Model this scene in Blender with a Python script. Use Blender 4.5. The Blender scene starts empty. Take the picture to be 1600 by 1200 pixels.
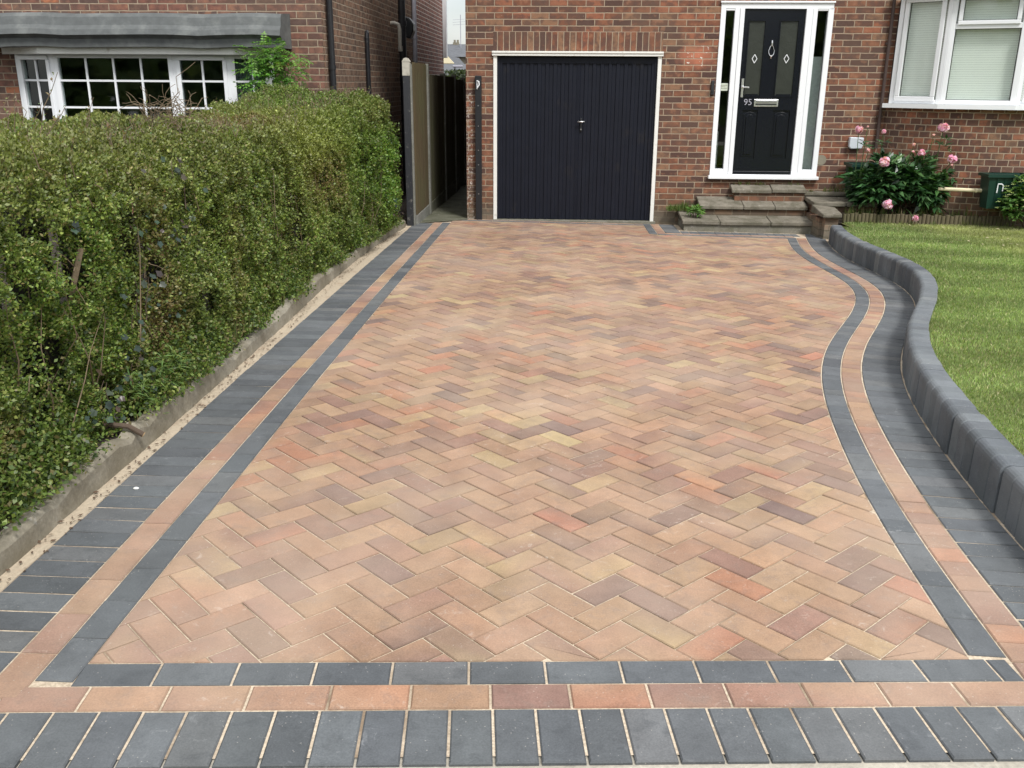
import bpy, bmesh, math, random
import numpy as np
from mathutils import Matrix, Vector
random.seed(7); RNG = np.random.default_rng(11)
SC = bpy.context.scene
COL = bpy.context.collection

# ------------------------------------------------------------------ camera
F_PX, PITCH, ROLL, YAW, CAM_Z = 1438.2, 0.31694, 0.0063646, -0.04899, 1.7357
cy, sy, cp, sp = math.cos(YAW), math.sin(YAW), math.cos(PITCH), math.sin(PITCH)
FW = Vector((sy * cp, cy * cp, -sp)); RT = Vector((cy, -sy, 0)); UP = RT.cross(FW)
RT, UP = math.cos(ROLL) * RT + math.sin(ROLL) * UP, -math.sin(ROLL) * RT + math.cos(ROLL) * UP
cam = bpy.data.cameras.new('camera'); camo = bpy.data.objects.new('camera', cam); COL.objects.link(camo)
cam.sensor_width = 36; cam.lens = F_PX / 1600 * 36; cam.clip_start = .05; cam.clip_end = 1000
camo.matrix_world = Matrix(((RT.x, UP.x, -FW.x, 0), (RT.y, UP.y, -FW.y, 0), (RT.z, UP.z, -FW.z, CAM_Z), (0, 0, 0, 1)))
SC.camera = camo

def at(px, py, Y):
    'world point on the plane y = Y seen at photo pixel (px, py)'
    d = FW + RT * ((px - 800) / F_PX) - UP * ((py - 600) / F_PX)
    return d * (Y / d.y) + Vector((0, 0, CAM_Z))
def atX(px, py, X):
    d = FW + RT * ((px - 800) / F_PX) - UP * ((py - 600) / F_PX)
    return d * (X / d.x) + Vector((0, 0, CAM_Z))

# ------------------------------------------------------------------ light
EL, AZ = math.radians(52), math.radians(150)      # sun direction measured clockwise from +Y
sun = bpy.data.lights.new('sun', 'SUN'); sun.energy = 1.9; sun.angle = math.radians(12); sun.color = (1, .975, .94)
so = bpy.data.objects.new('sun', sun); COL.objects.link(so)
sd = Vector((math.sin(AZ) * math.cos(EL), math.cos(AZ) * math.cos(EL), math.sin(EL)))
so.rotation_euler = sd.to_track_quat('Z', 'Y').to_euler()
W = bpy.data.worlds.new('World'); SC.world = W; W.use_nodes = True
nt = W.node_tree; nt.nodes.clear()
def wn(t): return nt.nodes.new(t)
sky = wn('ShaderNodeTexSky'); sky.sky_type = 'NISHITA'; sky.sun_disc = False; sky.sun_elevation = EL; sky.sun_rotation = AZ
sky.air_density = 1.0; sky.dust_density = 1.5
tc = wn('ShaderNodeTexCoord'); mp = wn('ShaderNodeMapping'); mp.inputs['Scale'].default_value = (1, 1, 3.2)
nz = wn('ShaderNodeTexNoise'); nz.inputs['Scale'].default_value = 2.6; nz.inputs['Detail'].default_value = 7
rp = wn('ShaderNodeValToRGB'); rp.color_ramp.elements[0].position = .36; rp.color_ramp.elements[1].position = .6
rp.color_ramp.elements[0].color = (.42, .42, .42, 1); rp.color_ramp.elements[1].color = (.95, .95, .95, 1)
mx = wn('ShaderNodeMix'); mx.data_type = 'RGBA'; mx.inputs[7].default_value = (8.5, 8.5, 8.4, 1)
bg = wn('ShaderNodeBackground'); bg.inputs['Strength'].default_value = .1; ow = wn('ShaderNodeOutputWorld')
nt.links.new(tc.outputs['Generated'], mp.inputs[0]); nt.links.new(mp.outputs[0], nz.inputs['Vector']); nt.links.new(nz.outputs['Fac'], rp.inputs[0])
nt.links.new(rp.outputs[0], mx.inputs[0]); nt.links.new(sky.outputs[0], mx.inputs[6]); 
sx = wn('ShaderNodeSeparateXYZ'); nt.links.new(tc.outputs['Generated'], sx.inputs[0])
mr = wn('ShaderNodeMapRange'); mr.inputs[1].default_value = 0; mr.inputs[2].default_value = .7; mr.inputs[3].default_value = .66; mr.inputs[4].default_value = 1.15; nt.links.new(sx.outputs[2], mr.inputs[0])
mm = wn('ShaderNodeMix'); mm.data_type = 'RGBA'; mm.blend_type = 'MULTIPLY'; mm.inputs[0].default_value = 1; nt.links.new(mx.outputs[2], mm.inputs[6]); nt.links.new(mr.outputs[0], mm.inputs[7]); nt.links.new(mm.outputs[2], bg.inputs[0]); nt.links.new(bg.outputs[0], ow.inputs[0])
SC.view_settings.view_transform = 'Standard'; SC.view_settings.look = 'None'; SC.view_settings.exposure = 0.84; SC.view_settings.gamma = 1
SC.render.engine = 'CYCLES'; SC.cycles.max_bounces = 7; SC.cycles.transparent_max_bounces = 12; SC.cycles.use_denoising = True

# ------------------------------------------------------------------ helpers
def tag(o, label=None, cat=None, group=None, kind=None):
    if label: o['label'] = label
    if cat: o['category'] = cat
    if group: o['group'] = group
    if kind: o['kind'] = kind
    return o
def empty(name, loc, label, cat, group=None, rz=0):
    o = bpy.data.objects.new(name, None); COL.objects.link(o); o.location = loc; o.rotation_euler.z = rz
    o.empty_display_size = .1
    return tag(o, label, cat, group)
def gz(x, y): return -0.02206 * (y - 12.2) - 0.01363 * x
def lin(c):
    return tuple((v / 255 / 12.92 if v / 255 <= .04045 else ((v / 255 + .055) / 1.055) ** 2.4) for v in c)

class MB:
    def __init__(s): s.v = []; s.f = []; s.uv = []; s.c = []; s.usec = False; s.useuv = False
    def poly(s, pts, uv=None, col=None):
        n = len(s.v); s.v += [tuple(p) for p in pts]; s.f.append(tuple(range(n, n + len(pts))))
        if uv is None: uv = [(0, 0)] * len(pts)
        else: s.useuv = True
        s.uv += uv
        if col is None: col = [(.5, .5, .5, 1)] * len(pts)
        else: s.usec = True
        s.c += col
    def box(s, x0, x1, y0, y1, z0, z1, M=None, uvw=False):
        p = [Vector((x, y, z)) for z in (z0, z1) for y in (y0, y1) for x in (x0, x1)]
        if M is not None: p = [M @ q for q in p]
        for f in ((0, 2, 3, 1), (4, 5, 7, 6), (0, 1, 5, 4), (1, 3, 7, 5), (3, 2, 6, 7), (2, 0, 4, 6)):
            q = [p[i] for i in f]
            n = (q[1] - q[0]).cross(q[2] - q[1])
            if abs(n.z) > max(abs(n.x), abs(n.y)): uv = [(a.x, a.y) for a in q]
            elif abs(n.x) > abs(n.y): uv = [(a.y, a.z) for a in q]
            else: uv = [(a.x, a.z) for a in q]
            s.poly(q, uv)
    def prism(s, pts, y0, y1):
        'outline (x,z) extruded along y'
        a = [(x, y0, z) for x, z in pts]; b = [(x, y1, z) for x, z in pts]; n = len(pts)
        s.poly(a, [(p[0], p[2]) for p in a]); s.poly(b[::-1], [(p[0], p[2]) for p in b[::-1]])
        for i in range(n):
            j = (i + 1) % n; q = [a[j], a[i], b[i], b[j]]
            s.poly(q, [(p[1], p[2]) for p in q])
    def tube(s, path, r, n=8, r1=None):
        path = [Vector(p) for p in path]; rings = []
        for i, p in enumerate(path):
            t = (path[min(i + 1, len(path) - 1)] - path[max(i - 1, 0)]).normalized()
            a = t.orthogonal().normalized() if i == 0 else (rings_a - t * rings_a.dot(t)).normalized()
            rings_a = a; b = t.cross(a)
            rr = r if r1 is None else r + (r1 - r) * i / (len(path) - 1)
            rings.append([p + (a * math.cos(2 * math.pi * k / n) + b * math.sin(2 * math.pi * k / n)) * rr for k in range(n)])
        for i in range(len(rings) - 1):
            for k in range(n):
                s.poly([rings[i][k], rings[i][(k + 1) % n], rings[i + 1][(k + 1) % n], rings[i + 1][k]])
        s.poly(rings[0][::-1]); s.poly(rings[-1])
    def wall(s, a, b, z0, z1, u0=0):
        L = math.hypot(b[0] - a[0], b[1] - a[1])
        s.poly([(a[0], a[1], z0), (b[0], b[1], z0), (b[0], b[1], z1), (a[0], a[1], z1)],
               [(u0, z0), (u0 + L, z0), (u0 + L, z1), (u0, z1)])
        return u0 + L
    def build(s, name, mat, parent=None, bevel=0, smooth=False, merge=True, segs=2):
        me = bpy.data.meshes.new(name); me.from_pydata(s.v, [], s.f)
        if s.useuv:
            l = me.uv_layers.new(name='UVMap'); l.data.foreach_set('uv', np.array(s.uv, 'f').ravel())
        if s.usec:
            a = me.color_attributes.new('Col', 'FLOAT_COLOR', 'CORNER'); a.data.foreach_set('color', np.array(s.c, 'f').ravel())
        if merge:
            bm = bmesh.new(); bm.from_mesh(me); bmesh.ops.remove_doubles(bm, verts=bm.verts, dist=1e-5)
            bmesh.ops.recalc_face_normals(bm, faces=bm.faces) if len(bm.faces) > 1 else None
            bm.to_mesh(me); bm.free()
        me.materials.append(mat)
        if smooth: me.polygons.foreach_set('use_smooth', [True] * len(me.polygons))
        o = bpy.data.objects.new(name, me); COL.objects.link(o)
        if parent is not None:
            o.parent = parent; o.matrix_parent_inverse = parent_world(parent).inverted()
        if bevel:
            m = o.modifiers.new('edge', 'BEVEL'); m.width = bevel; m.segments = segs; m.limit_method = 'ANGLE'
        return o
def parent_world(p):
    # parents are empties with a plain location / z rotation, or meshes at identity
    return Matrix.Translation(p.location) @ p.rotation_euler.to_matrix().to_4x4() if p.type == 'EMPTY' else Matrix.Identity(4)

# ------------------------------------------------------------------ node helper
class NB:
    def __init__(s, name):
        s.m = bpy.data.materials.new(name); s.m.use_nodes = True; s.t = s.m.node_tree; s.t.nodes.clear()
        s.out = s.t.nodes.new('ShaderNodeOutputMaterial')
    def set(s, sock, v):
        if isinstance(v, bpy.types.NodeSocket): s.t.links.new(v, sock)
        elif isinstance(v, tuple) and len(v) == 3 and sock.type == 'RGBA': sock.default_value = (*v, 1)
        else: sock.default_value = v
    def n(s, typ, props=None, **ins):
        nd = s.t.nodes.new('ShaderNode' + typ)
        for k, v in (props or {}).items(): setattr(nd, k, v)
        for k, v in ins.items(): s.set(nd.inputs[k.replace('_', ' ')], v)
        return nd
    def m_(s, op, a, b=None, c=None, clamp=False):
        nd = s.t.nodes.new('ShaderNodeMath'); nd.operation = op; nd.use_clamp = clamp
        for i, v in enumerate((a, b, c)):
            if v is not None: s.set(nd.inputs[i], v)
        return nd.outputs[0]
    def mix(s, f, a, b, mode='MIX'):
        nd = s.t.nodes.new('ShaderNodeMix'); nd.data_type = 'RGBA'; nd.blend_type = mode
        s.set(nd.inputs[0], f); s.set(nd.inputs[6], a); s.set(nd.inputs[7], b); return nd.outputs[2]
    def ramp(s, f, stops, interp='LINEAR'):
        nd = s.t.nodes.new('ShaderNodeValToRGB'); nd.color_ramp.interpolation = interp; e = nd.color_ramp.elements
        while len(e) < len(stops): e.new(.5)
        for x, (p, c) in zip(e, stops):
            x.position = p; x.color = (*c, 1) if isinstance(c, tuple) else (c, c, c, 1)
        s.set(nd.inputs[0], f); return nd.outputs[0]
    def noise(s, scale, detail=3, vec=None, rough=.5, out='Fac', dist=0):
        nd = s.n('TexNoise'); nd.inputs['Scale'].default_value = scale; nd.inputs['Detail'].default_value = detail
        nd.inputs['Roughness'].default_value = rough; nd.inputs['Distortion'].default_value = dist
        s.set(nd.inputs['Vector'], vec if vec is not None else s.pos()); return nd.outputs[out]
    def pos(s):
        if not hasattr(s, '_p'): s._p = s.n('NewGeometry').outputs['Position']
        return s._p
    def bump(s, h, strength=.5, dist=.01, normal=None):
        nd = s.n('Bump'); nd.inputs['Strength'].default_value = strength; nd.inputs['Distance'].default_value = dist
        s.set(nd.inputs['Height'], h)
        if normal is not None: s.set(nd.inputs['Normal'], normal)
        return nd.outputs[0]
    def bsdf(s, col, rough=.6, normal=None, spec=.5, metal=0, final=True, coat=0):
        nd = s.t.nodes.new('ShaderNodeBsdfPrincipled')
        s.set(nd.inputs['Base Color'], col); s.set(nd.inputs['Roughness'], rough); s.set(nd.inputs['Metallic'], metal)
        s.set(nd.inputs['Specular IOR Level'], spec); s.set(nd.inputs['Coat Weight'], coat)
        if normal is not None: s.set(nd.inputs['Normal'], normal)
        if final: s.t.links.new(nd.outputs[0], s.out.inputs[0])
        return nd
def plain(name, col, rough=.6, metal=0, spec=.5, nscale=30, namt=.25, bump=.15, bdist=.002, dirt=None):
    b = NB(name); n = b.noise(nscale, 5)
    c = b.mix(b.m_('MULTIPLY', n, 1), tuple(v * (1 - namt) for v in col), tuple(min(1, v * (1 + namt)) for v in col))
    if dirt: c = b.mix(b.ramp(b.noise(dirt[0], 6, rough=.65), [(dirt[1], 0.), (dirt[1] + .18, 1.)]), c, dirt[2])
    b.bsdf(c, rough, b.bump(b.noise(nscale * 4, 4), bump, bdist), spec, metal); return b.m

def brick_mat(name, L=.225, H=.075, off=.5, mortar=(.37, .29, .21), pal=None, contrast=1, grime=.0, red=0, jw=.010, paint=False, patch=False, moss=.35):
    b = NB(name)
    uv = b.n('UVMap').outputs[0]
    wob = b.n('TexNoise'); wob.inputs['Scale'].default_value = 9; wob.inputs['Detail'].default_value = 4; b.set(wob.inputs['Vector'], uv)
    v2 = b.n('VectorMath', {'operation': 'MULTIPLY_ADD'}); b.set(v2.inputs[0], wob.outputs['Color']); v2.inputs[1].default_value = (.012, .009, 0); b.set(v2.inputs[2], uv)
    sep = b.n('SeparateXYZ'); b.set(sep.inputs[0], v2.outputs[0]); U, V = sep.outputs[0], sep.outputs[1]
    U = b.m_('ADD', U, 50); V = b.m_('ADD', V, 10 * H - .0045)
    row = b.m_('FLOOR', b.m_('DIVIDE', V, H))
    uo = b.m_('ADD', b.m_('DIVIDE', U, L), b.m_('MULTIPLY', b.m_('MODULO', row, 2), off))
    col = b.m_('FLOOR', uo)
    fu = b.m_('MULTIPLY', b.m_('FRACT', uo), L); fv = b.m_('MULTIPLY', b.m_('FRACT', b.m_('DIVIDE', V, H)), H)
    du = b.m_('MINIMUM', fu, b.m_('SUBTRACT', L, fu)); dv = b.m_('MINIMUM', fv, b.m_('SUBTRACT', H, fv))
    d = b.m_('MINIMUM', du, dv)
    brk = b.n('MapRange', {'interpolation_type': 'SMOOTHSTEP'}, From_Min=jw * .38, From_Max=jw * .72); b.set(brk.inputs[0], d); brk = brk.outputs[0]
    cmb = b.n('CombineXYZ'); b.set(cmb.inputs[0], col); b.set(cmb.inputs[1], row)
    wnz = b.n('TexWhiteNoise', {'noise_dimensions': '2D'}); b.set(wnz.inputs[0], cmb.outputs[0]); r1 = wnz.outputs['Value']; rc = wnz.outputs['Color']
    pal = pal or [(0, (.175, .072, .043)), (.24, (.078, .042, .034)), (.42, (.21, .090, .052)), (.58, (.120, .058, .041)), (.80, (.26, .100, .057)), (.90, (.22, .122, .073))]
    base = b.ramp(r1, pal, 'CONSTANT')
    # firing bands inside a brick
    bv = b.n('VectorMath', {'operation': 'MULTIPLY_ADD'}); b.set(bv.inputs[0], rc); bv.inputs[1].default_value = (40, 40, 40); b.set(bv.inputs[2], uv)
    bn = b.n('TexNoise'); bn.inputs['Scale'].default_value = 11; bn.inputs['Detail'].default_value = 3; b.set(bn.inputs['Vector'], bv.outputs[0])
    base = b.mix(b.ramp(bn.outputs['Fac'], [(.46, 0.), (.60, .7)]), base, (.085, .05, .042))
    base = b.mix(b.ramp(bn.outputs['Fac'], [(.30, .6), (.42, 0.)]), base, (.30, .145, .085))
    fine = b.noise(140, 4, uv)
    base = b.mix(.55, base, b.ramp(fine, [(.3, .35), (.7, .75)]), 'OVERLAY')
    mcol = b.mix(b.noise(22, 4, uv), tuple(x * .72 for x in mortar), tuple(min(1, x * 1.25) for x in mortar))
    c = b.mix(brk, mcol, base)
    # weathering
    big = b.noise(1.3, 5, uv, rough=.6)
    c = b.mix(b.ramp(big, [(.4, 0.), (.75, .35)]), c, (.17, .12, .085))
    sp2 = b.n('SeparateXYZ'); b.set(sp2.inputs[0], uv)
    low = b.n('MapRange', From_Min=.75, From_Max=.1); b.set(low.inputs[0], b.m_('ADD', sp2.outputs[1], b.m_('MULTIPLY', big, .3)))
    c = b.mix(b.m_('MULTIPLY', low.outputs[0], moss), c, (.095, .085, .045))
    base_z = b.n('MapRange', From_Min=.24, From_Max=.12); b.set(base_z.inputs[0], b.m_('ADD', sp2.outputs[1], b.m_('MULTIPLY', big, .08)))
    if moss: c = b.mix(b.m_('MULTIPLY', base_z.outputs[0], min(1, moss * 1.6)), c, b.mix(brk, (.10, .095, .07), (.17, .155, .12)))
    if grime: c = b.mix(grime, c, (.075, .055, .042))
    rough = .85
    specks = b.ramp(b.noise(26, 2, uv), [(.76, 0.), (.79, 1.)])
    c = b.mix(b.m_('MULTIPLY', specks, .55), c, (.42, .36, .3))
    if patch:   # orange repair bricks and old paint by the garage door
        px = b.n('MapRange', From_Min=.30, From_Max=.12)
        dx = b.m_('MULTIPLY', b.m_('SUBTRACT', sp2.outputs[0], 1.66), .75); dz = b.m_('SUBTRACT', sp2.outputs[1], 2.06)
        dd = b.m_('SQRT', b.m_('ADD', b.m_('MULTIPLY', dx, dx), b.m_('MULTIPLY', b.m_('MULTIPLY', dz, dz), 1.6)))
        b.set(px.inputs[0], b.m_('ADD', dd, b.m_('MULTIPLY', b.noise(9, 3, uv), .18)))
        c = b.mix(b.m_('MULTIPLY', px.outputs[0], .95), c, b.mix(brk, (.42, .30, .22), (.46, .17, .10)))
        white = b.ramp(b.noise(15, 3, uv, dist=1.5), [(.66, 0.), (.69, 1.)])
        c = b.mix(b.m_('MULTIPLY', white, b.m_('GREATER_THAN', px.outputs[0], .25)), c, (.66, .62, .56))
    if paint:   # flaking white paint on the wall end
        m1 = b.n('MapRange', From_Min=-1.095, From_Max=-1.115); b.set(m1.inputs[0], sp2.outputs[0])
        m2 = b.n('MapRange', From_Min=1.62, From_Max=1.58); b.set(m2.inputs[0], sp2.outputs[1])
        fl = b.m_('MULTIPLY', b.ramp(b.noise(30, 6, uv, rough=.8), [(.54, 0.), (.60, 1.)]), b.m_('GREATER_THAN', b.noise(7, 2, uv), .44))
        c = b.mix(b.m_('MULTIPLY', fl, b.m_('MULTIPLY', m1.outputs[0], m2.outputs[0])), c, (.62, .58, .53))
    h = b.m_('ADD', b.m_('MULTIPLY', brk, .8), b.m_('MULTIPLY', fine, .35))
    b.bsdf(c, rough, b.bump(h, .8, .008), .25)
    return b.m

# ------------------------------------------------------------------ materials
M = {}
M['brick'] = brick_mat('brick', patch=True, paint=True)
M['brick_soldier'] = brick_mat('brick_soldier', L=.075, H=.225, off=0, moss=0)
M['brick_bay'] = brick_mat('brick_bay', L=.128, off=.5, moss=.5)
M['brick_step'] = brick_mat('brick_step', moss=.55, grime=.25)
M['brick_n'] = brick_mat('brick_neighbour', mortar=(.36, .29, .21), pal=[(0, (.17, .085, .065)), (.25, (.11, .07, .06)), (.45, (.21, .105, .077)), (.62, (.15, .09, .068)), (.8, (.19, .085, .063)), (.96, (.38, .14, .07))], moss=0)
M['brick_side'] = brick_mat('brick_side', mortar=(.40, .33, .25), pal=[(0, (.25, .16, .11)), (.3, (.18, .125, .095)), (.5, (.28, .17, .115)), (.75, (.21, .14, .10)), (.95, (.31, .19, .13))], grime=.12, moss=0)
M['brick_rear'] = brick_mat('brick_rear', mortar=(.85, .78, .72), pal=[(0, (.34, .15, .12)), (.3, (.27, .125, .11)), (.6, (.38, .17, .13)), (.85, (.3, .14, .11))], moss=0)
M['upvc'] = plain('upvc', (.80, .82, .84), .32, nscale=6, namt=.03, bump=.02, dirt=(3, .62, (.62, .63, .62)))
M['white_paint'] = plain('white_paint', (.74, .74, .70), .5, nscale=8, namt=.06, dirt=(9, .6, (.45, .42, .36)))
M['black_metal'] = plain('black_metal', (.0072, .009, .016), .5, spec=.24, nscale=5, namt=.25, bump=.04, dirt=(3.2, .60, (.019, .018, .019)))
M['black_door'] = plain('black_door', (.005, .006, .011), .2, nscale=60, namt=.2, bump=.12, bdist=.0008)
M['black_pipe'] = plain('black_pipe', (.016, .017, .02), .38, dirt=(14, .62, (.07, .07, .07)))
M['brown_pipe'] = plain('brown_pipe', (.055, .035, .03), .6)
M['grey_pipe'] = plain('grey_pipe', (.33, .33, .38), .45)
M['flue'] = plain('flue', (.42, .40, .35), .5)
M['chrome'] = plain('chrome', (.9, .9, .9), .3, metal=1, namt=.05, bump=0)
M['brushed'] = plain('brushed', (.5, .5, .52), .35, metal=1, namt=.05, bump=0)
M['gasket'] = plain('gasket', (.02, .02, .022), .5)
M['lead'] = plain('canopy_felt', (.10, .108, .108), .7, nscale=14, namt=.35, bump=.4, bdist=.004, dirt=(4, .5, (.16, .17, .165)))
M['slate'] = plain('slate', (.10, .105, .115), .8, dirt=(5, .5, (.05, .055, .06)))
M['roof_tile'] = plain('roof_tile', (.09, .06, .05), .8)
M['cream'] = plain('cream_render', (.7, .62, .42), .8, namt=.05)
M['stonewall'] = plain('stone_wall', (.22, .2, .15), .9)
M['interior'] = plain('interior', (.10, .11, .11), .9)
M['hallwall'] = plain('hall_wall', (.8, .83, .83), .9)
M['blind'] = plain('blind_fabric', (.80, .83, .78), .9, nscale=3, namt=.05)
M['curtain'] = plain('curtain', (.16, .19, .2), .9, nscale=3, namt=.1)
M['sand'] = plain('sand', (.46, .385, .285), .95, nscale=60, namt=.25, bump=.7, bdist=.006, dirt=(7, .56, (.36, .27, .19)))
M['soil'] = plain('soil', (.05, .038, .026), .95, nscale=40, namt=.5, bump=1, bdist=.03)
M['green_plastic'] = plain('green_plastic', (.005, .034, .024), .42, nscale=12, namt=.15, dirt=(8, .62, (.05, .1, .08)))
M['bark'] = plain('bark', (.085, .06, .042), .9, bump=.6, bdist=.004)
M['twig'] = plain('twig', (.16, .12, .075), .9)
M['cut_wood'] = plain('cut_wood', (.38, .26, .13), .8)
M['pebble'] = plain('pebble_stone', (.7, .7, .68), .6)
M['debris'] = plain('dry_leaf', (.10, .062, .038), .8)
M['sticker'] = plain('sticker', (.55, .6, .5), .5)
M['boxgrey'] = plain('box_grey', (.52, .56, .6), .45, nscale=9, namt=.1)

def joint_sand():
    b = NB('joint_sand'); c = b.mix(b.ramp(b.noise(2.6, 6, rough=.7), [(.36, 0.), (.52, 1.)]), (.22, .165, .115), (.58, .49, .375))
    c = b.mix(b.ramp(b.noise(120, 3), [(.35, .5), (.6, 0.)]), c, (.26, .2, .14))
    b.bsdf(c, .95, b.bump(b.noise(150, 4), .8, .004), .1); return b.m
M['joint'] = joint_sand()
def concrete(name, col, moss=(.08, .085, .045), amt=.5, scale=6):
    b = NB(name); n1 = b.noise(scale, 7, rough=.65); n2 = b.noise(scale * 14, 4)
    c = b.mix(n1, tuple(x * .6 for x in col), tuple(x * 1.35 for x in col))
    c = b.mix(.35, c, n2, 'OVERLAY')
    c = b.mix(b.m_('MULTIPLY', b.ramp(b.noise(scale * .6, 6, rough=.7), [(.42, 0.), (.62, 1.)]), amt), c, moss)
    c = b.mix(b.ramp(b.noise(scale * 3, 5, rough=.7), [(.62, 0.), (.7, .6)]), c, (.42, .41, .37))
    b.bsdf(c, .92, b.bump(b.m_('ADD', n1, b.m_('MULTIPLY', n2, .6)), .6, .006), .2); return b.m
M['concrete'] = concrete('old_concrete', (.19, .18, .15), amt=.45)
M['edging'] = concrete('edging_concrete', (.30, .275, .22), moss=(.13, .11, .07), amt=.6, scale=5)
M['slab'] = concrete('stone_slab', (.20, .18, .145), moss=(.06, .058, .035), amt=.6, scale=9)
M['alley'] = concrete('alley_concrete', (.13, .13, .095), moss=(.045, .05, .025), amt=.6)
M['pavement'] = concrete('pavement_concrete', (.40, .37, .31), amt=.1)
M['post'] = concrete('post_concrete', (.20, .20, .18), amt=.3)
def wood(name, c0, c1, vertical=True):
    b = NB(name); mpn = b.n('Mapping'); b.set(mpn.inputs[0], b.pos()); mpn.inputs['Scale'].default_value = (30, 30, 1.5)
    n1 = b.noise(1, 5, mpn.outputs[0], rough=.6); n2 = b.noise(1.6, 4)
    c = b.mix(n1, c0, c1); c = b.mix(b.ramp(n2, [(.4, 0.), (.7, .6)]), c, (.085, .09, .04))
    b.bsdf(c, .85, b.bump(n1, .5, .004), .2); return b.m
M['fence'] = wood('fence_wood', (.058, .043, .024), (.135, .105, .058))
M['fence_dark'] = wood('fence_wood_dark', (.05, .047, .03), (.12, .108, .065))
M['log'] = wood('log_wood', (.075, .062, .04), (.20, .165, .105))

def paver_mat(name, bloom, rough=.82, blue=False):
    b = NB(name); at_ = b.n('Attribute', {'attribute_name': 'Col'}).outputs['Color']
    n1 = b.noise(9, 5, rough=.6); n2 = b.noise(210, 3); n3 = b.noise(1.1, 5, rough=.6)
    c = b.mix(.55, at_, b.ramp(n1, [(.28, .36), (.72, .64)]), 'OVERLAY')
    c = b.mix(b.ramp(b.noise(16, 6, rough=.7, dist=.4), [(.52, 0.), (.68, .42)]), c, (.20, .15, .125) if not blue else (.045, .05, .055))
    c = b.mix(.32, c, b.ramp(n2, [(.32, .3), (.68, .7)]), 'OVERLAY')
    c = b.mix(b.ramp(n3, [(.42, 0.), (.72, bloom)]), c, (.47, .37, .285) if not blue else (.22, .24, .25))
    # efflorescence and grit
    w = b.m_('MULTIPLY', b.ramp(b.noise(24, 7, rough=.72, dist=.6), [(.60, 0.), (.70, 1.)]), b.ramp(b.noise(1.7, 3), [(.42, .12), (.64, .9)]))
    c = b.mix(b.m_('MULTIPLY', w, .5 if not blue else .38), c, (.62, .56, .5) if not blue else (.36, .37, .38))
    vo = b.n('TexVoronoi', {'feature': 'F1'}, Scale=70.0); b.set(vo.inputs['Vector'], b.pos())
    sp_ = b.m_('MULTIPLY', b.m_('LESS_THAN', vo.outputs['Distance'], .13), b.m_('GREATER_THAN', b.n('SeparateColor', None).outputs[0] if False else b.noise(13, 2), .54))
    c = b.mix(b.m_('MULTIPLY', sp_, .3), c, (.55, .52, .47))
    h = b.m_('ADD', b.m_('MULTIPLY', n2, .5), b.m_('MULTIPLY', n1, 1.0))
    b.bsdf(c, rough, b.bump(h, .5, .003), .3); return b.m
M['paver'] = paver_mat('block_paving', .42)
M['paver_dark'] = paver_mat('charcoal_paving', .25, .72, True)
M['kerb'] = paver_mat('kerb_block', .6, .7, True)

def leaf_mat(name, trans=.28, rough=.45, spec=.4):
    b = NB(name); c = b.n('Attribute', {'attribute_name': 'Col'}).outputs['Color']
    p = b.bsdf(c, rough, None, spec, final=False); t = b.n('BsdfTranslucent'); b.set(t.inputs[0], b.mix(1, c, (1.3, 1.5, .5), 'MULTIPLY'))
    m = b.n('MixShader'); m.inputs[0].default_value = trans; b.t.links.new(p.outputs[0], m.inputs[1]); b.t.links.new(t.outputs[0], m.inputs[2])
    b.t.links.new(m.outputs[0], b.out.inputs[0]); return b.m
M['leaf'] = leaf_mat('leaf'); M['gloss_leaf'] = leaf_mat('glossy_leaf', .12, .3, .5); M['blade'] = leaf_mat('grass_blade', .35, .6, .2)
M['petal'] = leaf_mat('petal', .3, .6, .3)
def glass_mat(name, tint=(.75, .8, .78), refl=.06):
    b = NB(name); g = b.n('BsdfGlossy'); g.inputs['Roughness'].default_value = .02; g.inputs[0].default_value = (.9, .95, .95, 1)
    t = b.n('BsdfTransparent'); t.inputs[0].default_value = (*tint, 1)
    fr = b.n('Fresnel'); fr.inputs[0].default_value = 1.5; bf = b.n('NewGeometry').outputs['Backfacing']
    m = b.n('MixShader'); b.set(m.inputs[0], b.m_('MULTIPLY', b.m_('MULTIPLY', fr.outputs[0], 1.5), b.m_('SUBTRACT', 1, bf))); b.t.links.new(t.outputs[0], m.inputs[1]); b.t.links.new(g.outputs[0], m.inputs[2])
    b.t.links.new(m.outputs[0], b.out.inputs[0]); return b.m
M['glass'] = glass_mat('glass', (.95, .97, .96)); M['glass_dark'] = glass_mat('glass_dark', (.84, .88, .87))
M['obscure'] = plain('obscure_glass', (.03, .034, .028), .3, nscale=12, namt=.3, bump=.5, bdist=.004)

# ------------------------------------------------------------------ ground
def sheet(name, mat, pts, z=None, dz=0, nx=None):
    mb = MB(); mb.poly([(x, y, (gz(x, y) if z is None else z) + dz) for x, y in pts]); o = mb.build(name, mat, merge=False)
    o['kind'] = 'structure'; return o
sheet('ground', M['soil'], [(-150, -20), (150, -20), (150, 250), (-150, 250)], z=-.14)
sheet('pavement', M['pavement'], [(-5, -1.5), (6, -1.5), (6, 2.6), (-5, 1.9)], dz=-.010)
sheet('alley_path', M['alley'], [(-1.76, 11.56), (-1.19, 12.06), (-1.19, 26), (-1.76, 26)], dz=.004)
sheet('driveway', M['joint'], [(-1.72, 1.64), (1.7, 1.945), (2.1, 5.0), (3.2, 8.0), (3.3, 11.0), (3.6, 12.3), (-1.19, 12.3), (-1.19, 12.02), (-1.86, 11.5)], dz=-.0048)
sheet('sand_strip', M['sand'], [(-1.80, 1.6), (-1.675, 1.62), (-1.735, 4.8), (-1.775, 8), (-1.805, 11.5), (-1.95, 11.5), (-1.99, 8.5), (-1.86, 5.3)], dz=-.0028)

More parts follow.
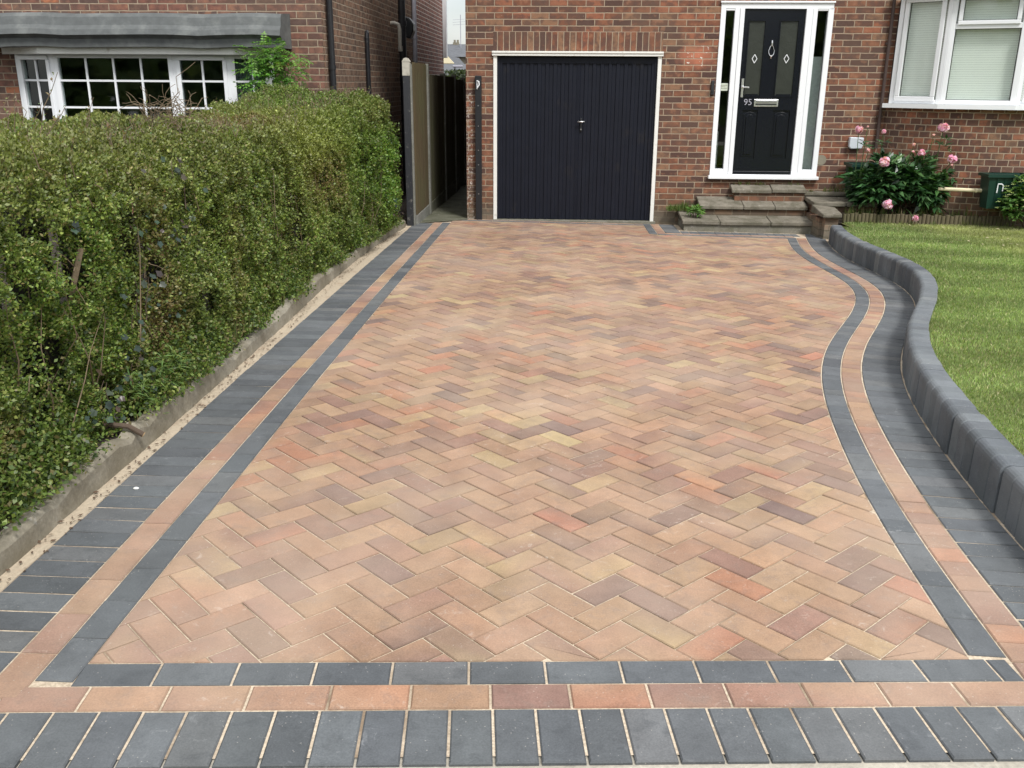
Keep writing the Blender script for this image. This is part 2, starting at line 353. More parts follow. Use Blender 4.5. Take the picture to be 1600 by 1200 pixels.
# ------------------------------------------------------------------ paving
C1 = [(1.287, 1.9), (1.294, 2.2), (1.304, 2.5), (1.317, 2.8), (1.335, 3.1), (1.36, 3.4), (1.392, 3.7), (1.431, 4.0), (1.476, 4.3), (1.527, 4.6), (1.589, 4.9), (1.663, 5.2), (1.753, 5.5), (1.86, 5.8), (1.983, 6.1), (2.117, 6.4), (2.253, 6.7), (2.381, 7.0), (2.494, 7.3), (2.587, 7.6), (2.653, 7.9), (2.689, 8.2), (2.697, 8.5), (2.687, 8.8), (2.673, 9.1), (2.663, 9.4), (2.663, 9.7), (2.677, 10.0), (2.706, 10.3), (2.75, 10.6), (2.801, 10.9), (2.857, 11.2), (2.916, 11.5), (2.98, 11.8), (3.049, 12.1)]
_y = np.arange(1.9, 11.75, .04); _x = np.interp(_y, [c[1] for c in C1], [c[0] for c in C1])
k = np.exp(-np.linspace(-2, 2, 15) ** 2); k /= k.sum(); _x = np.convolve(np.pad(_x, 7, mode='edge'), k, 'valid')
CURVE = np.c_[_x, _y]
def offset(c, d):
    t = np.gradient(c, axis=0); t /= np.linalg.norm(t, axis=1)[:, None]
    return c + d * np.c_[t[:, 1], -t[:, 0]]
LEFT = np.c_[np.interp(_y, [1.9, 4.81, 8, 11.75], [-1.238, -1.30, -1.34, -1.375]), _y]
C0 = offset(CURVE, -.113); C2 = offset(CURVE, .118)
def fy(x): return 2.177 + .0895 * x              # inner edge of the front courses
FN = Vector((.0891, -.9960))                      # outward normal of the front edge
BACK_G, BACK_S, JOGX = 11.98, 11.10, 1.10        # back rows in front of garage / steps

PAL = [((202, 166, 136), 34), ((190, 154, 127), 26), ((172, 138, 122), 24), ((148, 127, 119), 6), ((212, 186, 143), 6), ((205, 148, 120), 8), ((188, 161, 130), 8), ((156, 130, 117), 10)]
ALB = .56; BUFF = None; CHARP = None; PAL = list(PAL)
def pick(pal=PAL):
    r = random.uniform(0, sum(w for _, w in pal))
    for c, w in pal:
        r -= w
        if r <= 0: break
    c = [v * .84 + m * .16 for v, m in zip(c, (190, 154, 130) if pal is PAL or pal is BUFF else c)]
    return tuple(v * ALB for v in lin(c))
def jit(c, a=.09):
    k = 1 + random.uniform(-a, a); return tuple(min(1, v * k * (1 + random.uniform(-a, a) * .4)) for v in c)
_blob = {}
def paver_cols(n, pal=PAL):
    if pal is CHARP: q_ = random.uniform(.84, 1.14); a = jit(pick(pal), .02); return [(a[0] * q_, a[1] * q_, a[2] * q_, 1)] * n
    a = jit(pick(pal)); b = jit(pick(pal)) if random.random() < .7 else a
    ph = random.uniform(0, 6.28); out = []
    for i in range(n):
        t = .5 + .5 * math.cos(2 * math.pi * i / n + ph); t = t * .8
        out.append(tuple(a[k] * (1 - t) + b[k] * t for k in range(3)) + (1,))
    return out
def clean(p, eps=.0025):
    q = []
    for a in p:
        if not q or math.hypot(a[0] - q[-1][0], a[1] - q[-1][1]) > eps: q.append(a)
    while len(q) > 2 and math.hypot(q[0][0] - q[-1][0], q[0][1] - q[-1][1]) < eps: q.pop()
    # drop near-collinear points
    ch = True
    while ch and len(q) > 3:
        ch = False
        for i in range(len(q)):
            a, b, c = q[i - 1], q[i], q[(i + 1) % len(q)]
            cr = (b[0] - a[0]) * (c[1] - b[1]) - (b[1] - a[1]) * (c[0] - b[0])
            if abs(cr) < 4e-5: q.pop(i); ch = True; break
    return q
def area(p): return .5 * sum(p[i - 1][0] * p[i][1] - p[i][0] * p[i - 1][1] for i in range(len(p)))
def inset(p, d):
    n = len(p); out = []
    for i in range(n):
        a, b, c = Vector(p[i - 1]), Vector(p[i]), Vector(p[(i + 1) % n])
        e1 = (b - a).normalized(); e2 = (c - b).normalized()
        n1 = Vector((-e1.y, e1.x)); n2 = Vector((-e2.y, e2.x)); m = n1 + n2
        k = m.length_squared
        if k < .15: out.append(tuple(b + n1 * d)); continue
        m = m * (2 * d / k); 
        if m.length > 3 * d: m = m.normalized() * 3 * d
        out.append(tuple(b + m))
    return out
def paver(mb, poly, cols, joint=.0023, ch=.0035, drop=.0035, dz=0):
    if area(poly) < 0: poly = poly[::-1]
    poly = clean(poly)
    if len(poly) < 3 or area(poly) < 3e-4: return
    a = inset(poly, joint); b = inset(poly, joint + ch)
    if area(a) < 2e-4 or area(b) < 1e-4: return
    n = len(a); cols = cols[:n] if len(cols) >= n else [cols[i % len(cols)] for i in range(n)]
    tx, ty, hh = random.gauss(0, .0055), random.gauss(0, .0055), random.gauss(0, .0006)
    cx_ = sum(p[0] for p in a) / len(a); cy_ = sum(p[1] for p in a) / len(a)
    def z(p, d): return gz(*p) + dz + hh + tx * (p[0] - cx_) + ty * (p[1] - cy_) - d
    top = [(x, y, z((x, y), 0)) for x, y in b]; mid = [(x, y, z((x, y), drop * .8)) for x, y in a]; bot = [(x, y, z((x, y), .03)) for x, y in a]
    mb.poly(top, col=cols)
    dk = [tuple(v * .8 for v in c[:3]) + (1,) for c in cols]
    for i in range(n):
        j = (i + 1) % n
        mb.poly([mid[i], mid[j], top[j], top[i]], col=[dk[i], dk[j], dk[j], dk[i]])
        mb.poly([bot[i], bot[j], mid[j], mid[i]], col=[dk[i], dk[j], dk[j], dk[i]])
def clip(subj, conv):
    out = subj
    for i in range(len(conv)):
        a, b = conv[i - 1], conv[i]; inp, out = out, []
        if not inp: return []
        ex, ey = b[0] - a[0], b[1] - a[1]
        side = [ex * (p[1] - a[1]) - ey * (p[0] - a[0]) for p in inp]
        for k in range(len(inp)):
            p, q, sp_, sq = inp[k - 1], inp[k], side[k - 1], side[k]
            if (sp_ >= 0) != (sq >= 0):
                t = sp_ / (sp_ - sq); out.append((p[0] + t * (q[0] - p[0]), p[1] + t * (q[1] - p[1])))
            if sq >= 0: out.append(q)
    return out
# field region
left_pts = [tuple(p) for p in LEFT if fy(p[0]) < p[1] < BACK_G]; right_pts = [tuple(p) for p in C0 if fy(p[0]) < p[1] < BACK_S]
region = [(left_pts[0][0], fy(left_pts[0][0]))] + [(right_pts[0][0], fy(right_pts[0][0]))] + right_pts[::3] + [(right_pts[-1][0], BACK_S), (JOGX, BACK_S), (JOGX, BACK_G), (left_pts[-1][0], BACK_G)] + left_pts[::-1][::12]
def inside(p):
    x, y = p
    if not (fy(x) + 0 < y < BACK_G): return False
    if y > BACK_S and x > JOGX: return False
    return np.interp(y, LEFT[:, 1], LEFT[:, 0]) < x < np.interp(y, C0[:, 1], C0[:, 0])
O = Vector((.067, 2.838)); s2 = math.sqrt(.5); AU = Vector((s2, s2)); AV = Vector((s2, -s2)); G_ = .1015
mb = MB(); nfield = 0
for u in range(-90, 90):
    for v in range(-90, 90):
        k4 = (u + v) % 4
        if k4 == 0: lu, lv = 2, 1
        elif k4 == 2: lu, lv = 1, 2
        else: continue
        c = O + AU * (u + lu / 2) * G_ + AV * (v + lv / 2) * G_
        if not (-1.6 < c.x < 3.1 and 1.8 < c.y < 12.2): continue
        q = [O + AU * (u + i) * G_ + AV * (v + j) * G_ for i, j in ((0, 0), (0, lv), (lu, lv), (lu, 0))]
        q = [tuple(p) for p in q]
        if area(q) < 0: q = q[::-1]
        ins = [inside(p) for p in q]
        if all(ins): poly = q
        elif not any(ins) and not inside(c) : 
            poly = clip(region, q)
        else: poly = clip(region, q)
        if len(poly) < 3: continue
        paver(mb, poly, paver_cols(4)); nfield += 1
o = mb.build('driveway_paving', M['paver'], merge=False); o['kind'] = 'structure'

def course(mb, cA, cB, length, pal, s0=0, s1=None, gap=0, joint=.002, cut=0, jits=.0):
    'blocks laid between two parallel polylines; block length measured on cA'
    cA, cB = np.array(cA), np.array(cB)
    mid = (cA + cB) / 2
    s = np.r_[0, np.cumsum(np.linalg.norm(np.diff(mid, axis=0), axis=1))]
    end = s[-1] if s1 is None else s1; a = s0
    P_ = lambda c, t: (float(np.interp(t, s, c[:, 0])), float(np.interp(t, s, c[:, 1])))
    while a < end - .02:
        L = length * (.5 if (cut and random.random() < cut) else 1) + random.uniform(-jits, jits)
        b_ = min(a + L, end)
        if end - b_ < .04: b_ = end
        poly = [P_(cA, a + gap / 2), P_(cA, b_ - gap / 2), P_(cB, b_ - gap / 2), P_(cB, a + gap / 2)]
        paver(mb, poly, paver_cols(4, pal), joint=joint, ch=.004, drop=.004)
        a = b_
BUFF = [((200, 162, 134), 40), ((186, 148, 128), 30), ((172, 138, 124), 24), ((206, 150, 122), 7), ((208, 174, 138), 6)]
CHARP = CHAR = [((118, 122, 125), 50), ((110, 114, 118), 30), ((130, 132, 133), 20)]
mbd, mbb = MB(), MB()
# front courses: charcoal stretcher, buff stretcher, charcoal soldiers
def fpt(x, d): return np.array([x, fy(x)]) + d * np.array(FN)
def fcurve(x0, x1, d): return np.array([fpt(x, d) for x in np.linspace(x0, x1, 40)])
course(mbd, fcurve(-1.30, 1.285, 0), fcurve(-1.30, 1.285, .103), .207, CHAR, gap=.003, s0=.05)
course(mbb, fcurve(-1.40, 1.385, .104), fcurve(-1.40, 1.385, .207), .207, BUFF, gap=.003)
course(mbd, fcurve(-2.0, 2.2, .209), fcurve(-2.0, 2.2, .412), .1085, CHAR, gap=.0032, jits=.003)
def seg(c, y0, y1): 
    m = (c[:, 1] >= y0) & (c[:, 1] <= y1); return c[m]
def pair(c, dA, dB, y0, y1):
    m = (c[:, 1] >= y0) & (c[:, 1] <= y1); return offset(c, dA)[m], offset(c, dB)[m]
# left courses (offset to the left is negative)
a, b = pair(LEFT, 0, -.103, 1.945, BACK_G + .1); course(mbd, a, b, .204, CHAR)
a, b = pair(LEFT, -.104, -.207, 1.90, 11.8); course(mbb, a, b, .204, BUFF)
LL = LEFT.copy()
ext = np.c_[np.full(20, LL[0, 0]), np.linspace(1.5, 1.86, 20)]
a, b = pair(LL, -.209, -.44, 1.90, 11.66); course(mbd, a, b, .1035, CHAR, gap=.003, jits=.0015)
# right courses
yS = 2.275
a, b = pair(CURVE, -.111, -.004, yS + .0, BACK_S + .1); course(mbd, a, b, .2, CHAR, cut=.8)
a, b = pair(CURVE, -.002, .110, yS - .10, BACK_S + .1); course(mbb, a, b, .2, BUFF, cut=.75)
a, b = pair(CURVE, .114, .335, yS - .18, 11.62); course(mbd, a, b, .1035, CHAR, gap=.0028, jits=.0015)
# back rows
def row(x0, x1, y0, y1): return np.array([[x, y0] for x in np.linspace(x0, x1, 20)]), np.array([[x, y1] for x in np.linspace(x0, x1, 20)])
a, b = row(-1.47, 1.10, 11.985, 12.085); course(mbd, a, b, .204, CHAR)
a, b = row(-1.47, 1.10, 12.088, 12.145); course(mbb, a, b, .204, BUFF)
def colm(x0, x1, y0, y1): return np.array([[x0, y] for y in np.linspace(y0, y1, 20)]), np.array([[x1, y] for y in np.linspace(y0, y1, 20)])
a, b = colm(1.10, 1.20, 11.10, 12.14); course(mbd, a, b, .2, CHAR)
a, b = colm(1.203, 1.303, 11.203, 12.14); course(mbb, a, b, .2, BUFF)
a, b = colm(1.306, 1.50, 11.31, 12.14); course(mbd, a, b, .1035, CHAR)
a, b = row(1.203, 2.75, 11.10, 11.20); course(mbd, a, b, .204, CHAR)
a, b = row(1.306, 2.84, 11.203, 11.303); course(mbb, a, b, .204, BUFF)
a, b = row(1.503, 2.93, 11.306, 11.52); course(mbd, a, b, .1035, CHAR)
o = mbd.build('driveway_border', M['paver_dark'], merge=False); o['kind'] = 'structure'
o = mbb.build('driveway_border_band', M['paver'], merge=False); o['kind'] = 'structure'

# curved block kerb on the right
KF, KB = .345, .468
mb = MB()
prof = [(KF - .004, -.03), (KF, .166), (KF + .003, .179), (KF + .009, .189), (KF + .018, .196), (KF + .029, .2), (KB - .006, .2), (KB, .194), (KB, -.03)]
kc = CURVE[(CURVE[:, 1] > 1.9) & (CURVE[:, 1] < 11.02)]
offs = {d: offset(CURVE, d)[(CURVE[:, 1] > 1.9) & (CURVE[:, 1] < 11.02)] for d in sorted({p[0] for p in prof})}
ss = np.r_[0, np.cumsum(np.linalg.norm(np.diff(offs[KF], axis=0), axis=1))]
a = 0
KPAL = [((118, 123, 128), 40), ((106, 112, 118), 36), ((130, 135, 138), 18), ((142, 145, 146), 6)]
while a < ss[-1] - .05:
    b_ = a + .1055; jn = .0026; lat = random.gauss(0, .0022)
    hh = random.gauss(0, .0012)
    rings = []
    for t in (a + jn, a + jn + .005, b_ - jn - .005, b_ - jn):
        e = .004 if t in (a + jn, b_ - jn) else 0
        ring = []
        for d, z in prof:
            x = float(np.interp(t, ss, offs[d][:, 0])); y = float(np.interp(t, ss, offs[d][:, 1]))
            x += lat + (e if d < .4 else -e)
            ring.append((x, y, gz(x, y) + z - (e if z > .1 else 0) + (hh if z > .1 else 0)))
        rings.append(ring)
    c = jit(pick(KPAL), .03); q_ = random.uniform(.86, 1.12); c = tuple(v * q_ for v in c); c2 = jit(c, .06)
    cc = (*c, 1); n = len(prof)
    for r0, r1 in zip(rings[:-1], rings[1:]):
        for i in range(n - 1): mb.poly([r0[i], r1[i], r1[i + 1], r0[i + 1]], col=[cc] * 4)
    mb.poly(rings[0][::-1], col=[cc] * n); mb.poly(rings[-1], col=[cc] * n)
    a = b_
o = mb.build('block_kerb', M['kerb'], merge=False, smooth=False)
tag(o, 'curved raised kerb of charcoal concrete blocks between driveway and lawn', 'kerb')
# mortar core behind the joints
mb = MB(); A_ = offset(CURVE, KF + .010); B_ = offset(CURVE, KB - .010); m = (CURVE[:, 1] > 1.9) & (CURVE[:, 1] < 11.0); A_, B_ = A_[m], B_[m]
for i in range(0, len(A_) - 2, 2):
    j = i + 2
    q = lambda p, z: (p[0], p[1], gz(p[0], p[1]) + z)
    mb.poly([q(A_[i], 0), q(A_[j], 0), q(A_[j], .1), q(A_[i], .1)]); mb.poly([q(A_[i], .1), q(A_[j], .1), q(A_[j] + (B_[j] - A_[j]) * .5, .185), q(A_[i] + (B_[i] - A_[i]) * .5, .185)])
    mb.poly([q(A_[i] + (B_[i] - A_[i]) * .5, .185), q(A_[j] + (B_[j] - A_[j]) * .5, .185), q(B_[j], .19), q(B_[i], .19)])
mb.build('kerb_mortar', plain('kerb_mortar', (.10, .10, .095), .9), o, merge=True)

# lawn
kb = offset(CURVE, KB - .01); kb = kb[(kb[:, 1] > 1.9) & (kb[:, 1] < 11.0)]
mb = MB(); LZ = .172
bm_y = np.linspace(1.9, 11.34, 60)
for y0, y1 in zip(bm_y[:-1], bm_y[1:]):
    x0 = float(np.interp(y0, kb[:, 1], kb[:, 0])) if y0 < 10.85 else 3.40; x1 = float(np.interp(y1, kb[:, 1], kb[:, 0])) if y1 < 10.85 else 3.40
    xs0 = np.linspace(x0, 9, 14); xs1 = np.linspace(x1, 9, 14)
    for i in range(13):
        mb.poly([(x, y, gz(x, y) + LZ) for x, y in ((xs0[i], y0), (xs0[i + 1], y0), (xs1[i + 1], y1), (xs1[i], y1))])
b = NB('turf'); c = b.mix(b.noise(60, 5), (.12, .15, .05), (.19, .23, .08)); c = b.mix(b.ramp(b.noise(1.4, 4), [(.45, 0.), (.65, .6)]), c, (.12, .11, .045))
b.bsdf(c, .95, b.bump(b.noise(90, 4), 1, .02), .1)
o = mb.build('lawn', b.m, merge=False); o['kind'] = 'structure'
sheet('garden_soil', M['soil'], [(3.38, 11.36), (9, 11.36), (9, 12.19), (3.38, 12.19)], dz=.16)
sheet('neighbour_garden', M['soil'], [(-9, -1), (-1.79, 1.4), (-1.85, 5), (-1.96, 8.7), (-1.9, 11.2), (-2.75, 11.2), (-9, 11.2)], dz=.085)

# ------------------------------------------------------------------ leaves
def leaves(name, P_, D_, N_, L_, Wd, C_, mat, parent=None, fold=.15, curl=0):
    n = len(P_)
    D_ = D_ / np.linalg.norm(D_, axis=1)[:, None]
    S = np.cross(D_, N_); S /= (np.linalg.norm(S, axis=1)[:, None] + 1e-9); Nn = np.cross(S, D_)
    L_ = np.broadcast_to(np.asarray(L_, float), (n,))[:, None]; Wd = np.broadcast_to(np.asarray(Wd, float), (n,))[:, None]
    mid = P_ + D_ * L_ * .45
    V = np.stack([P_, mid + S * Wd / 2 + Nn * Wd * fold, P_ + D_ * L_ - Nn * L_ * curl, mid - S * Wd / 2 + Nn * Wd * fold], 1).reshape(-1, 3)
    me = bpy.data.meshes.new(name); me.vertices.add(4 * n); me.vertices.foreach_set('co', V.astype('f').ravel())
    me.loops.add(4 * n); me.loops.foreach_set('vertex_index', np.arange(4 * n, dtype='i'))
    me.polygons.add(n); me.polygons.foreach_set('loop_start', np.arange(0, 4 * n, 4, dtype='i')); me.polygons.foreach_set('loop_total', np.full(n, 4, 'i'))
    me.update(calc_edges=True)
    a = me.color_attributes.new('Col', 'FLOAT_COLOR', 'CORNER'); a.data.foreach_set('color', np.repeat(np.c_[C_, np.ones(n)], 4, 0).astype('f').ravel())
    me.materials.append(mat)
    o = bpy.data.objects.new(name, me); COL.objects.link(o)
    if parent is not None: o.parent = parent; o.matrix_parent_inverse = parent_world(parent).inverted()
    return o
def unit(n): v = RNG.normal(size=(n, 3)); return v / np.linalg.norm(v, axis=1)[:, None]
def vnoise(P_, scale, seed):
    'cheap smooth 3-D value noise'
    rs = np.random.default_rng(seed); T = rs.random((16, 16, 16)); q = P_ * scale + 100; i = np.floor(q).astype(int); f = q - i; f = f * f * (3 - 2 * f); o = 0
    for dx in (0, 1):
        for dy in (0, 1):
            for dz in (0, 1):
                w = (f[:, 0] if dx else 1 - f[:, 0]) * (f[:, 1] if dy else 1 - f[:, 1]) * (f[:, 2] if dz else 1 - f[:, 2])
                o = o + w * T[(i[:, 0] + dx) % 16, (i[:, 1] + dy) % 16, (i[:, 2] + dz) % 16]
    return o
def palette(n, cols, weights, P_=None, seed=0):
    cols = np.array(cols); w = np.array(weights, float); w /= w.sum()
    idx = RNG.choice(len(cols), n, p=w); c = cols[idx]
    return c * RNG.uniform(.75, 1.25, (n, 1))

# ------------------------------------------------------------------ hedge
hedge = empty('hedge', (-2.45, 6, gz(-2.45, 6) + .08), 'long clipped green hedge on the concrete edging left of the driveway', 'hedge')
def top_z(y): return np.interp(y, [1, 3, 5, 7.5, 8.6, 9.6, 10.6], [1.46, 1.47, 1.46, 1.42, 1.52, 1.62, 1.60])
def face_x(y, z):
    base = np.interp(y, [1, 2.4, 3.5, 5, 8, 10.6], [-1.80, -1.83, -1.86, -1.90, -1.93, -1.76])
    h = (z - gz(-2, y)) / 1.4
    return base - .05 * np.clip(.25 - h, 0, 1) / .25 - .10 * np.clip(h - .8, 0, 1) ** 1 * 2
Y0, Y1 = 1.2, 10.62
def hedge_pts(n, kind):
    'sample the cross-section (face, rounded shoulder, top) by arc length; t = 0 at the foot, 1 at the back of the top'
    if kind == 'end':
        x = -3.1 + 1.3 * RNG.random(n); z = .2 + (1.38) * RNG.random(n); P_ = np.c_[x, np.full(n, Y1), z]; N_ = np.tile([.1, 1, .1], (n, 1)).astype(float)
        ok = ~((x > -2.05) & (z > 1.3)); return P_[ok], N_[ok]
    y = Y0 + (Y1 - Y0) * RNG.random(n); tz = top_z(y); z0 = gz(-2, y) + .1; r = np.interp(y, [3, 9], [.30, .22]); h = tz - z0
    Lf, La, Lt = h - r, r * math.pi / 2, 1.25 - r; s_ = RNG.random(n) * (Lf + La + Lt)
    fx = face_x(y, z0 + h * .5)
    a = np.clip((s_ - Lf) / r, 0, math.pi / 2); top = np.clip(s_ - Lf - La, 0, None)
    z = np.where(s_ < Lf, z0 + s_, tz - r + r * np.sin(a)); x = np.where(s_ < Lf, face_x(y, z), fx - r + r * np.cos(a)) - top
    # round the far end in plan
    er = .45; oy = np.clip(y - (Y1 - er), 0, None); x = x - (er - np.sqrt(np.clip(er * er - oy * oy, 0, None))) * np.clip(1 - top * 1.5, 0, 1); z = z - .22 * (oy / er) ** 2.5
    P_ = np.c_[x, y, z]; N_ = np.c_[np.cos(a), .5 * (oy / er), np.sin(a) + .05]
    return P_, N_
HC = [(.145, .215, .045), (.09, .15, .033), (.22, .285, .066), (.042, .074, .020), (.30, .34, .10), (.18, .155, .062)]
HOLES = [(atX(px, py, -1.90), rr) for px, py, rr in ((98, 395, .15), (45, 350, .08), (290, 318, .10), (175, 640, .11), (85, 560, .08), (320, 470, .10), (400, 400, .08), (520, 380, .07), (250, 420, .07), (30, 470, .08), (130, 250, .06))]
def hedge_leaves(kind, n, size):
    P_, N_ = hedge_pts(n, kind); n = len(P_)
    depth = RNG.exponential(.04, n)
    rip = (vnoise(P_, 1.7, 1) - .5) * .15 + (vnoise(P_, 5, 2) - .5) * .12 + (vnoise(P_, 13, 3) - .5) * .10 + (vnoise(P_, 30, 4) - .5) * .05
    P2 = P_ + N_ * (rip - depth)[:, None]
    hole = vnoise(P2, 3.1, 5) * .5 + vnoise(P2, 9, 6) * .5
    near = np.clip((6.5 - P2[:, 1]) / 4, 0, 1)
    thr = .30 + .06 * near
    keep = (hole > thr) | (RNG.random(n) < .25)
    for hp_, hr in HOLES:
        keep &= ~((P2[:, 0] > -2.3) & (np.hypot(P2[:, 1] - hp_.y, P2[:, 2] - hp_.z) < hr * (.4 + 1.1 * vnoise(P2, 14, 9))) & (RNG.random(n) < .94))
    P2, N_, depth = P2[keep], N_[keep], depth[keep]; n = len(P2)
    D_ = unit(n) * .9 + N_ * .7 + np.array([0, 0, .35]); NN = unit(n) * .9 + N_ * .6 + np.array([0, 0, .45])
    C_ = palette(n, HC, [30, 24, 16, 14, 8, 10])
    v = vnoise(P2, 1.1, 12)[:, None]; v2 = vnoise(P2, 3.3, 13)[:, None]
    C_ = C_ * (.75 + .55 * v2)
    olive = np.clip(np.clip((P2[:, 2] - 1.1) / .4, 0, 1)[:, None] * .75 + .45 * (v - .25), 0, 1)
    C_ = C_ * (1 - olive * .65) + np.array([.215, .195, .085]) * olive * .65 * RNG.uniform(.55, 1.35, (n, 1))
    yel = (np.exp(-((P2[:, 1] - 7.6) / .9) ** 2 - ((P2[:, 2] - 1.2) / .35) ** 2) * .7)[:, None]; C_ = C_ * (1 - yel) + np.array([.26, .29, .07]) * yel * RNG.uniform(.5, 1.3, (n, 1))
    brn = (np.clip(vnoise(P2, 2.1, 31) - .58, 0, 1) * 2.4)[:, None] * (RNG.random((n, 1)) < .6); C_ = C_ * (1 - brn) + np.array([.20, .14, .065]) * brn * RNG.uniform(.5, 1.3, (n, 1))
    far = np.clip((P2[:, 1] - 7.6) / 1.6, 0, 1)[:, None]; C_ = C_ * (1 - far) + C_ * far * np.array([.80, .98, .72])
    bright = (RNG.random(n) < .05)[:, None]; C_ = np.where(bright, C_ * 1.7, C_)
    return P2, D_, NN, size * RNG.uniform(.6, 1.35, n), C_
parts = []
def spill(n):
    yc = RNG.choice([2.2, 2.75, 3.05, 3.9, 4.2, 4.4, 4.7, 5.4, 6.4, 7.9, 9.2, 10.3], n); y = yc + RNG.normal(0, .13, n); k = RNG.random(n)
    x = np.interp(y, [2, 5, 8, 11], [-1.86, -1.90, -1.98, -1.90]) + .16 * k * RNG.random(n); z = gz(-1.9, y) + .12 + .22 * (1 - k) * RNG.random(n) + .03 * RNG.random(n)
    P_ = np.c_[x, y, z]; C_ = palette(n, HC, [30, 22, 14, 14, 6, 10]) * .8
    return P_, unit(n) + np.array([.5, 0, .2]), unit(n) + np.array([.3, 0, .9]), .021 * RNG.uniform(.6, 1.3, n), C_
parts.append(spill(24000))
def near_far(kind, tot):
    P_, D_, N_, L_, C_ = hedge_leaves(kind, tot, 1.0)
    y = P_[:, 1]; size = np.interp(y, [1.5, 4, 7, 10.5], [.0145, .0160, .0205, .0235])
    w = np.interp(y, [1.5, 3, 5, 7, 10.5], [.55, 1., .72, .42, .27]); k = RNG.random(len(y)) < w
    return P_[k], D_[k], N_[k], (L_ * size)[k], C_[k]
for kd, n in (('face', 1250000), ('end', 22000)): parts.append(near_far(kd, n))
P_, D_, N_, L_, C_ = [np.concatenate(a) for a in zip(*parts)]
leaves('foliage', P_, D_, N_, L_, L_ * .62, C_, M['leaf'], hedge)
# inner twiggy mass
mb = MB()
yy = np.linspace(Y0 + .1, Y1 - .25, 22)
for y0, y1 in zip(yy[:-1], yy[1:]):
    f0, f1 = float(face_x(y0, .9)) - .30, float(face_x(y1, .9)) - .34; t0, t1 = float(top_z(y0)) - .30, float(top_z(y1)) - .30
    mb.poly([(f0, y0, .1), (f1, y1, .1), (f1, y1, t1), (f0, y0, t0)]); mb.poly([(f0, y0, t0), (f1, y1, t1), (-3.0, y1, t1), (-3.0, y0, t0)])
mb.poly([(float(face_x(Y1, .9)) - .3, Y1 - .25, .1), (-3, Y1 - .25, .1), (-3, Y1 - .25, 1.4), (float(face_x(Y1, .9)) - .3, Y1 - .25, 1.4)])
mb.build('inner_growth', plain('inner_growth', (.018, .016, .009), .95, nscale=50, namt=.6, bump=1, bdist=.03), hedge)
mb = MB()
for i in range(60):
    y = random.uniform(1.6, 10.4); x = float(face_x(y, .6)) - random.uniform(.04, .28); z = gz(x, y) + random.uniform(.05, .3)
    p = [Vector((x, y, z))]; d = Vector((random.uniform(-.1, .35), random.uniform(-.5, .5), 1)).normalized()
    for k in range(5): d = (d + Vector((random.uniform(-.3, .3), random.uniform(-.3, .3), random.uniform(-.05, .2)))).normalized(); p.append(p[-1] + d * random.uniform(.08, .22))
    p = [Vector((min(q.x, float(face_x(q.y, q.z)) + .0), q.y, min(q.z, float(top_z(q.y))))) for q in p]
    mb.tube(p, random.uniform(.002, .006), 5, .001)
mb.tube([atX(112, 470, -1.95), atX(116, 440, -1.92), atX(121, 415, -1.91), atX(126, 388, -1.90)], .012, 7, .013)
for i in range(46):
    px, py = random.choice(((165, 320), (290, 290), (120, 430), (330, 500), (380, 520), (90, 600), (440, 420), (560, 300), (240, 480), (60, 260))); a0 = atX(px + random.gauss(0, 30), py + random.gauss(0, 30), -1.87 + random.uniform(-.04, .02))
    d = Vector((random.uniform(-.1, .25), random.uniform(-.8, .8), random.uniform(-.8, 1))).normalized() * random.uniform(.03, .12); mb.tube([a0, a0 + d * .5 + Vector((0, 0, .006)), a0 + d], .0022, 5, .0012)
mb.build('branch', M['twig'], hedge, merge=False)
# wild shoots above the top
mb = MB(); sp_, sd_, sn_, sc_, sl_ = [], [], [], [], []
def shoot(base, tip, nleaf, bare=False, col=(.13, .135, .055)):
    base, tip = Vector(base), Vector(tip); path = [base.lerp(tip, t) + Vector((random.uniform(-1, 1), random.uniform(-1, 1), 0)) * .012 * (t * 2) for t in (0, .25, .5, .75, 1)]
    mb.tube(path, .0028, 5, .0012)
    for i in range(nleaf):
        t = random.uniform(.15, 1); q = base.lerp(tip, t); sp_.append(q); d = Vector((random.uniform(-1, 1), random.uniform(-1, 1), random.uniform(0, 1))); sd_.append(d); sn_.append(Vector((random.uniform(-1, 1), random.uniform(-1, 1), 1)))
        sc_.append(tuple(v * random.uniform(.8, 2.0) for v in col)); sl_.append(random.uniform(.011, .02))
for (x0, y0, x1, y1, Y) in ((60, 200, 85, 113, 4.2), (68, 195, 100, 165, 4.2), (25, 196, 22, 140, 4.3), (12, 196, 8, 150, 4.3), (48, 198, 30, 158, 4.4), (130, 200, 143, 152, 4.6), (138, 196, 137, 170, 4.6), (215, 200, 211, 178, 5), (235, 200, 228, 155, 5), (180, 198, 176, 178, 4.8), (95, 198, 92, 178, 4.4), (205, 196, 215, 180, 5), (290, 196, 292, 176, 5.5), (45, 200, 62, 160, 4.4), (330, 190, 338, 172, 6)):
    shoot(at(x0, y0 + 25, Y), at(x1, y1, Y), 16)
for i in range(900):
    y = random.uniform(2.0, 10.4); x = random.uniform(-3.1, -2.05); z = float(top_z(y)) - .05
    shoot((x, y, z), (x + random.uniform(-.04, .04), y + random.uniform(-.04, .04), z + random.uniform(.06, .13)), 6)
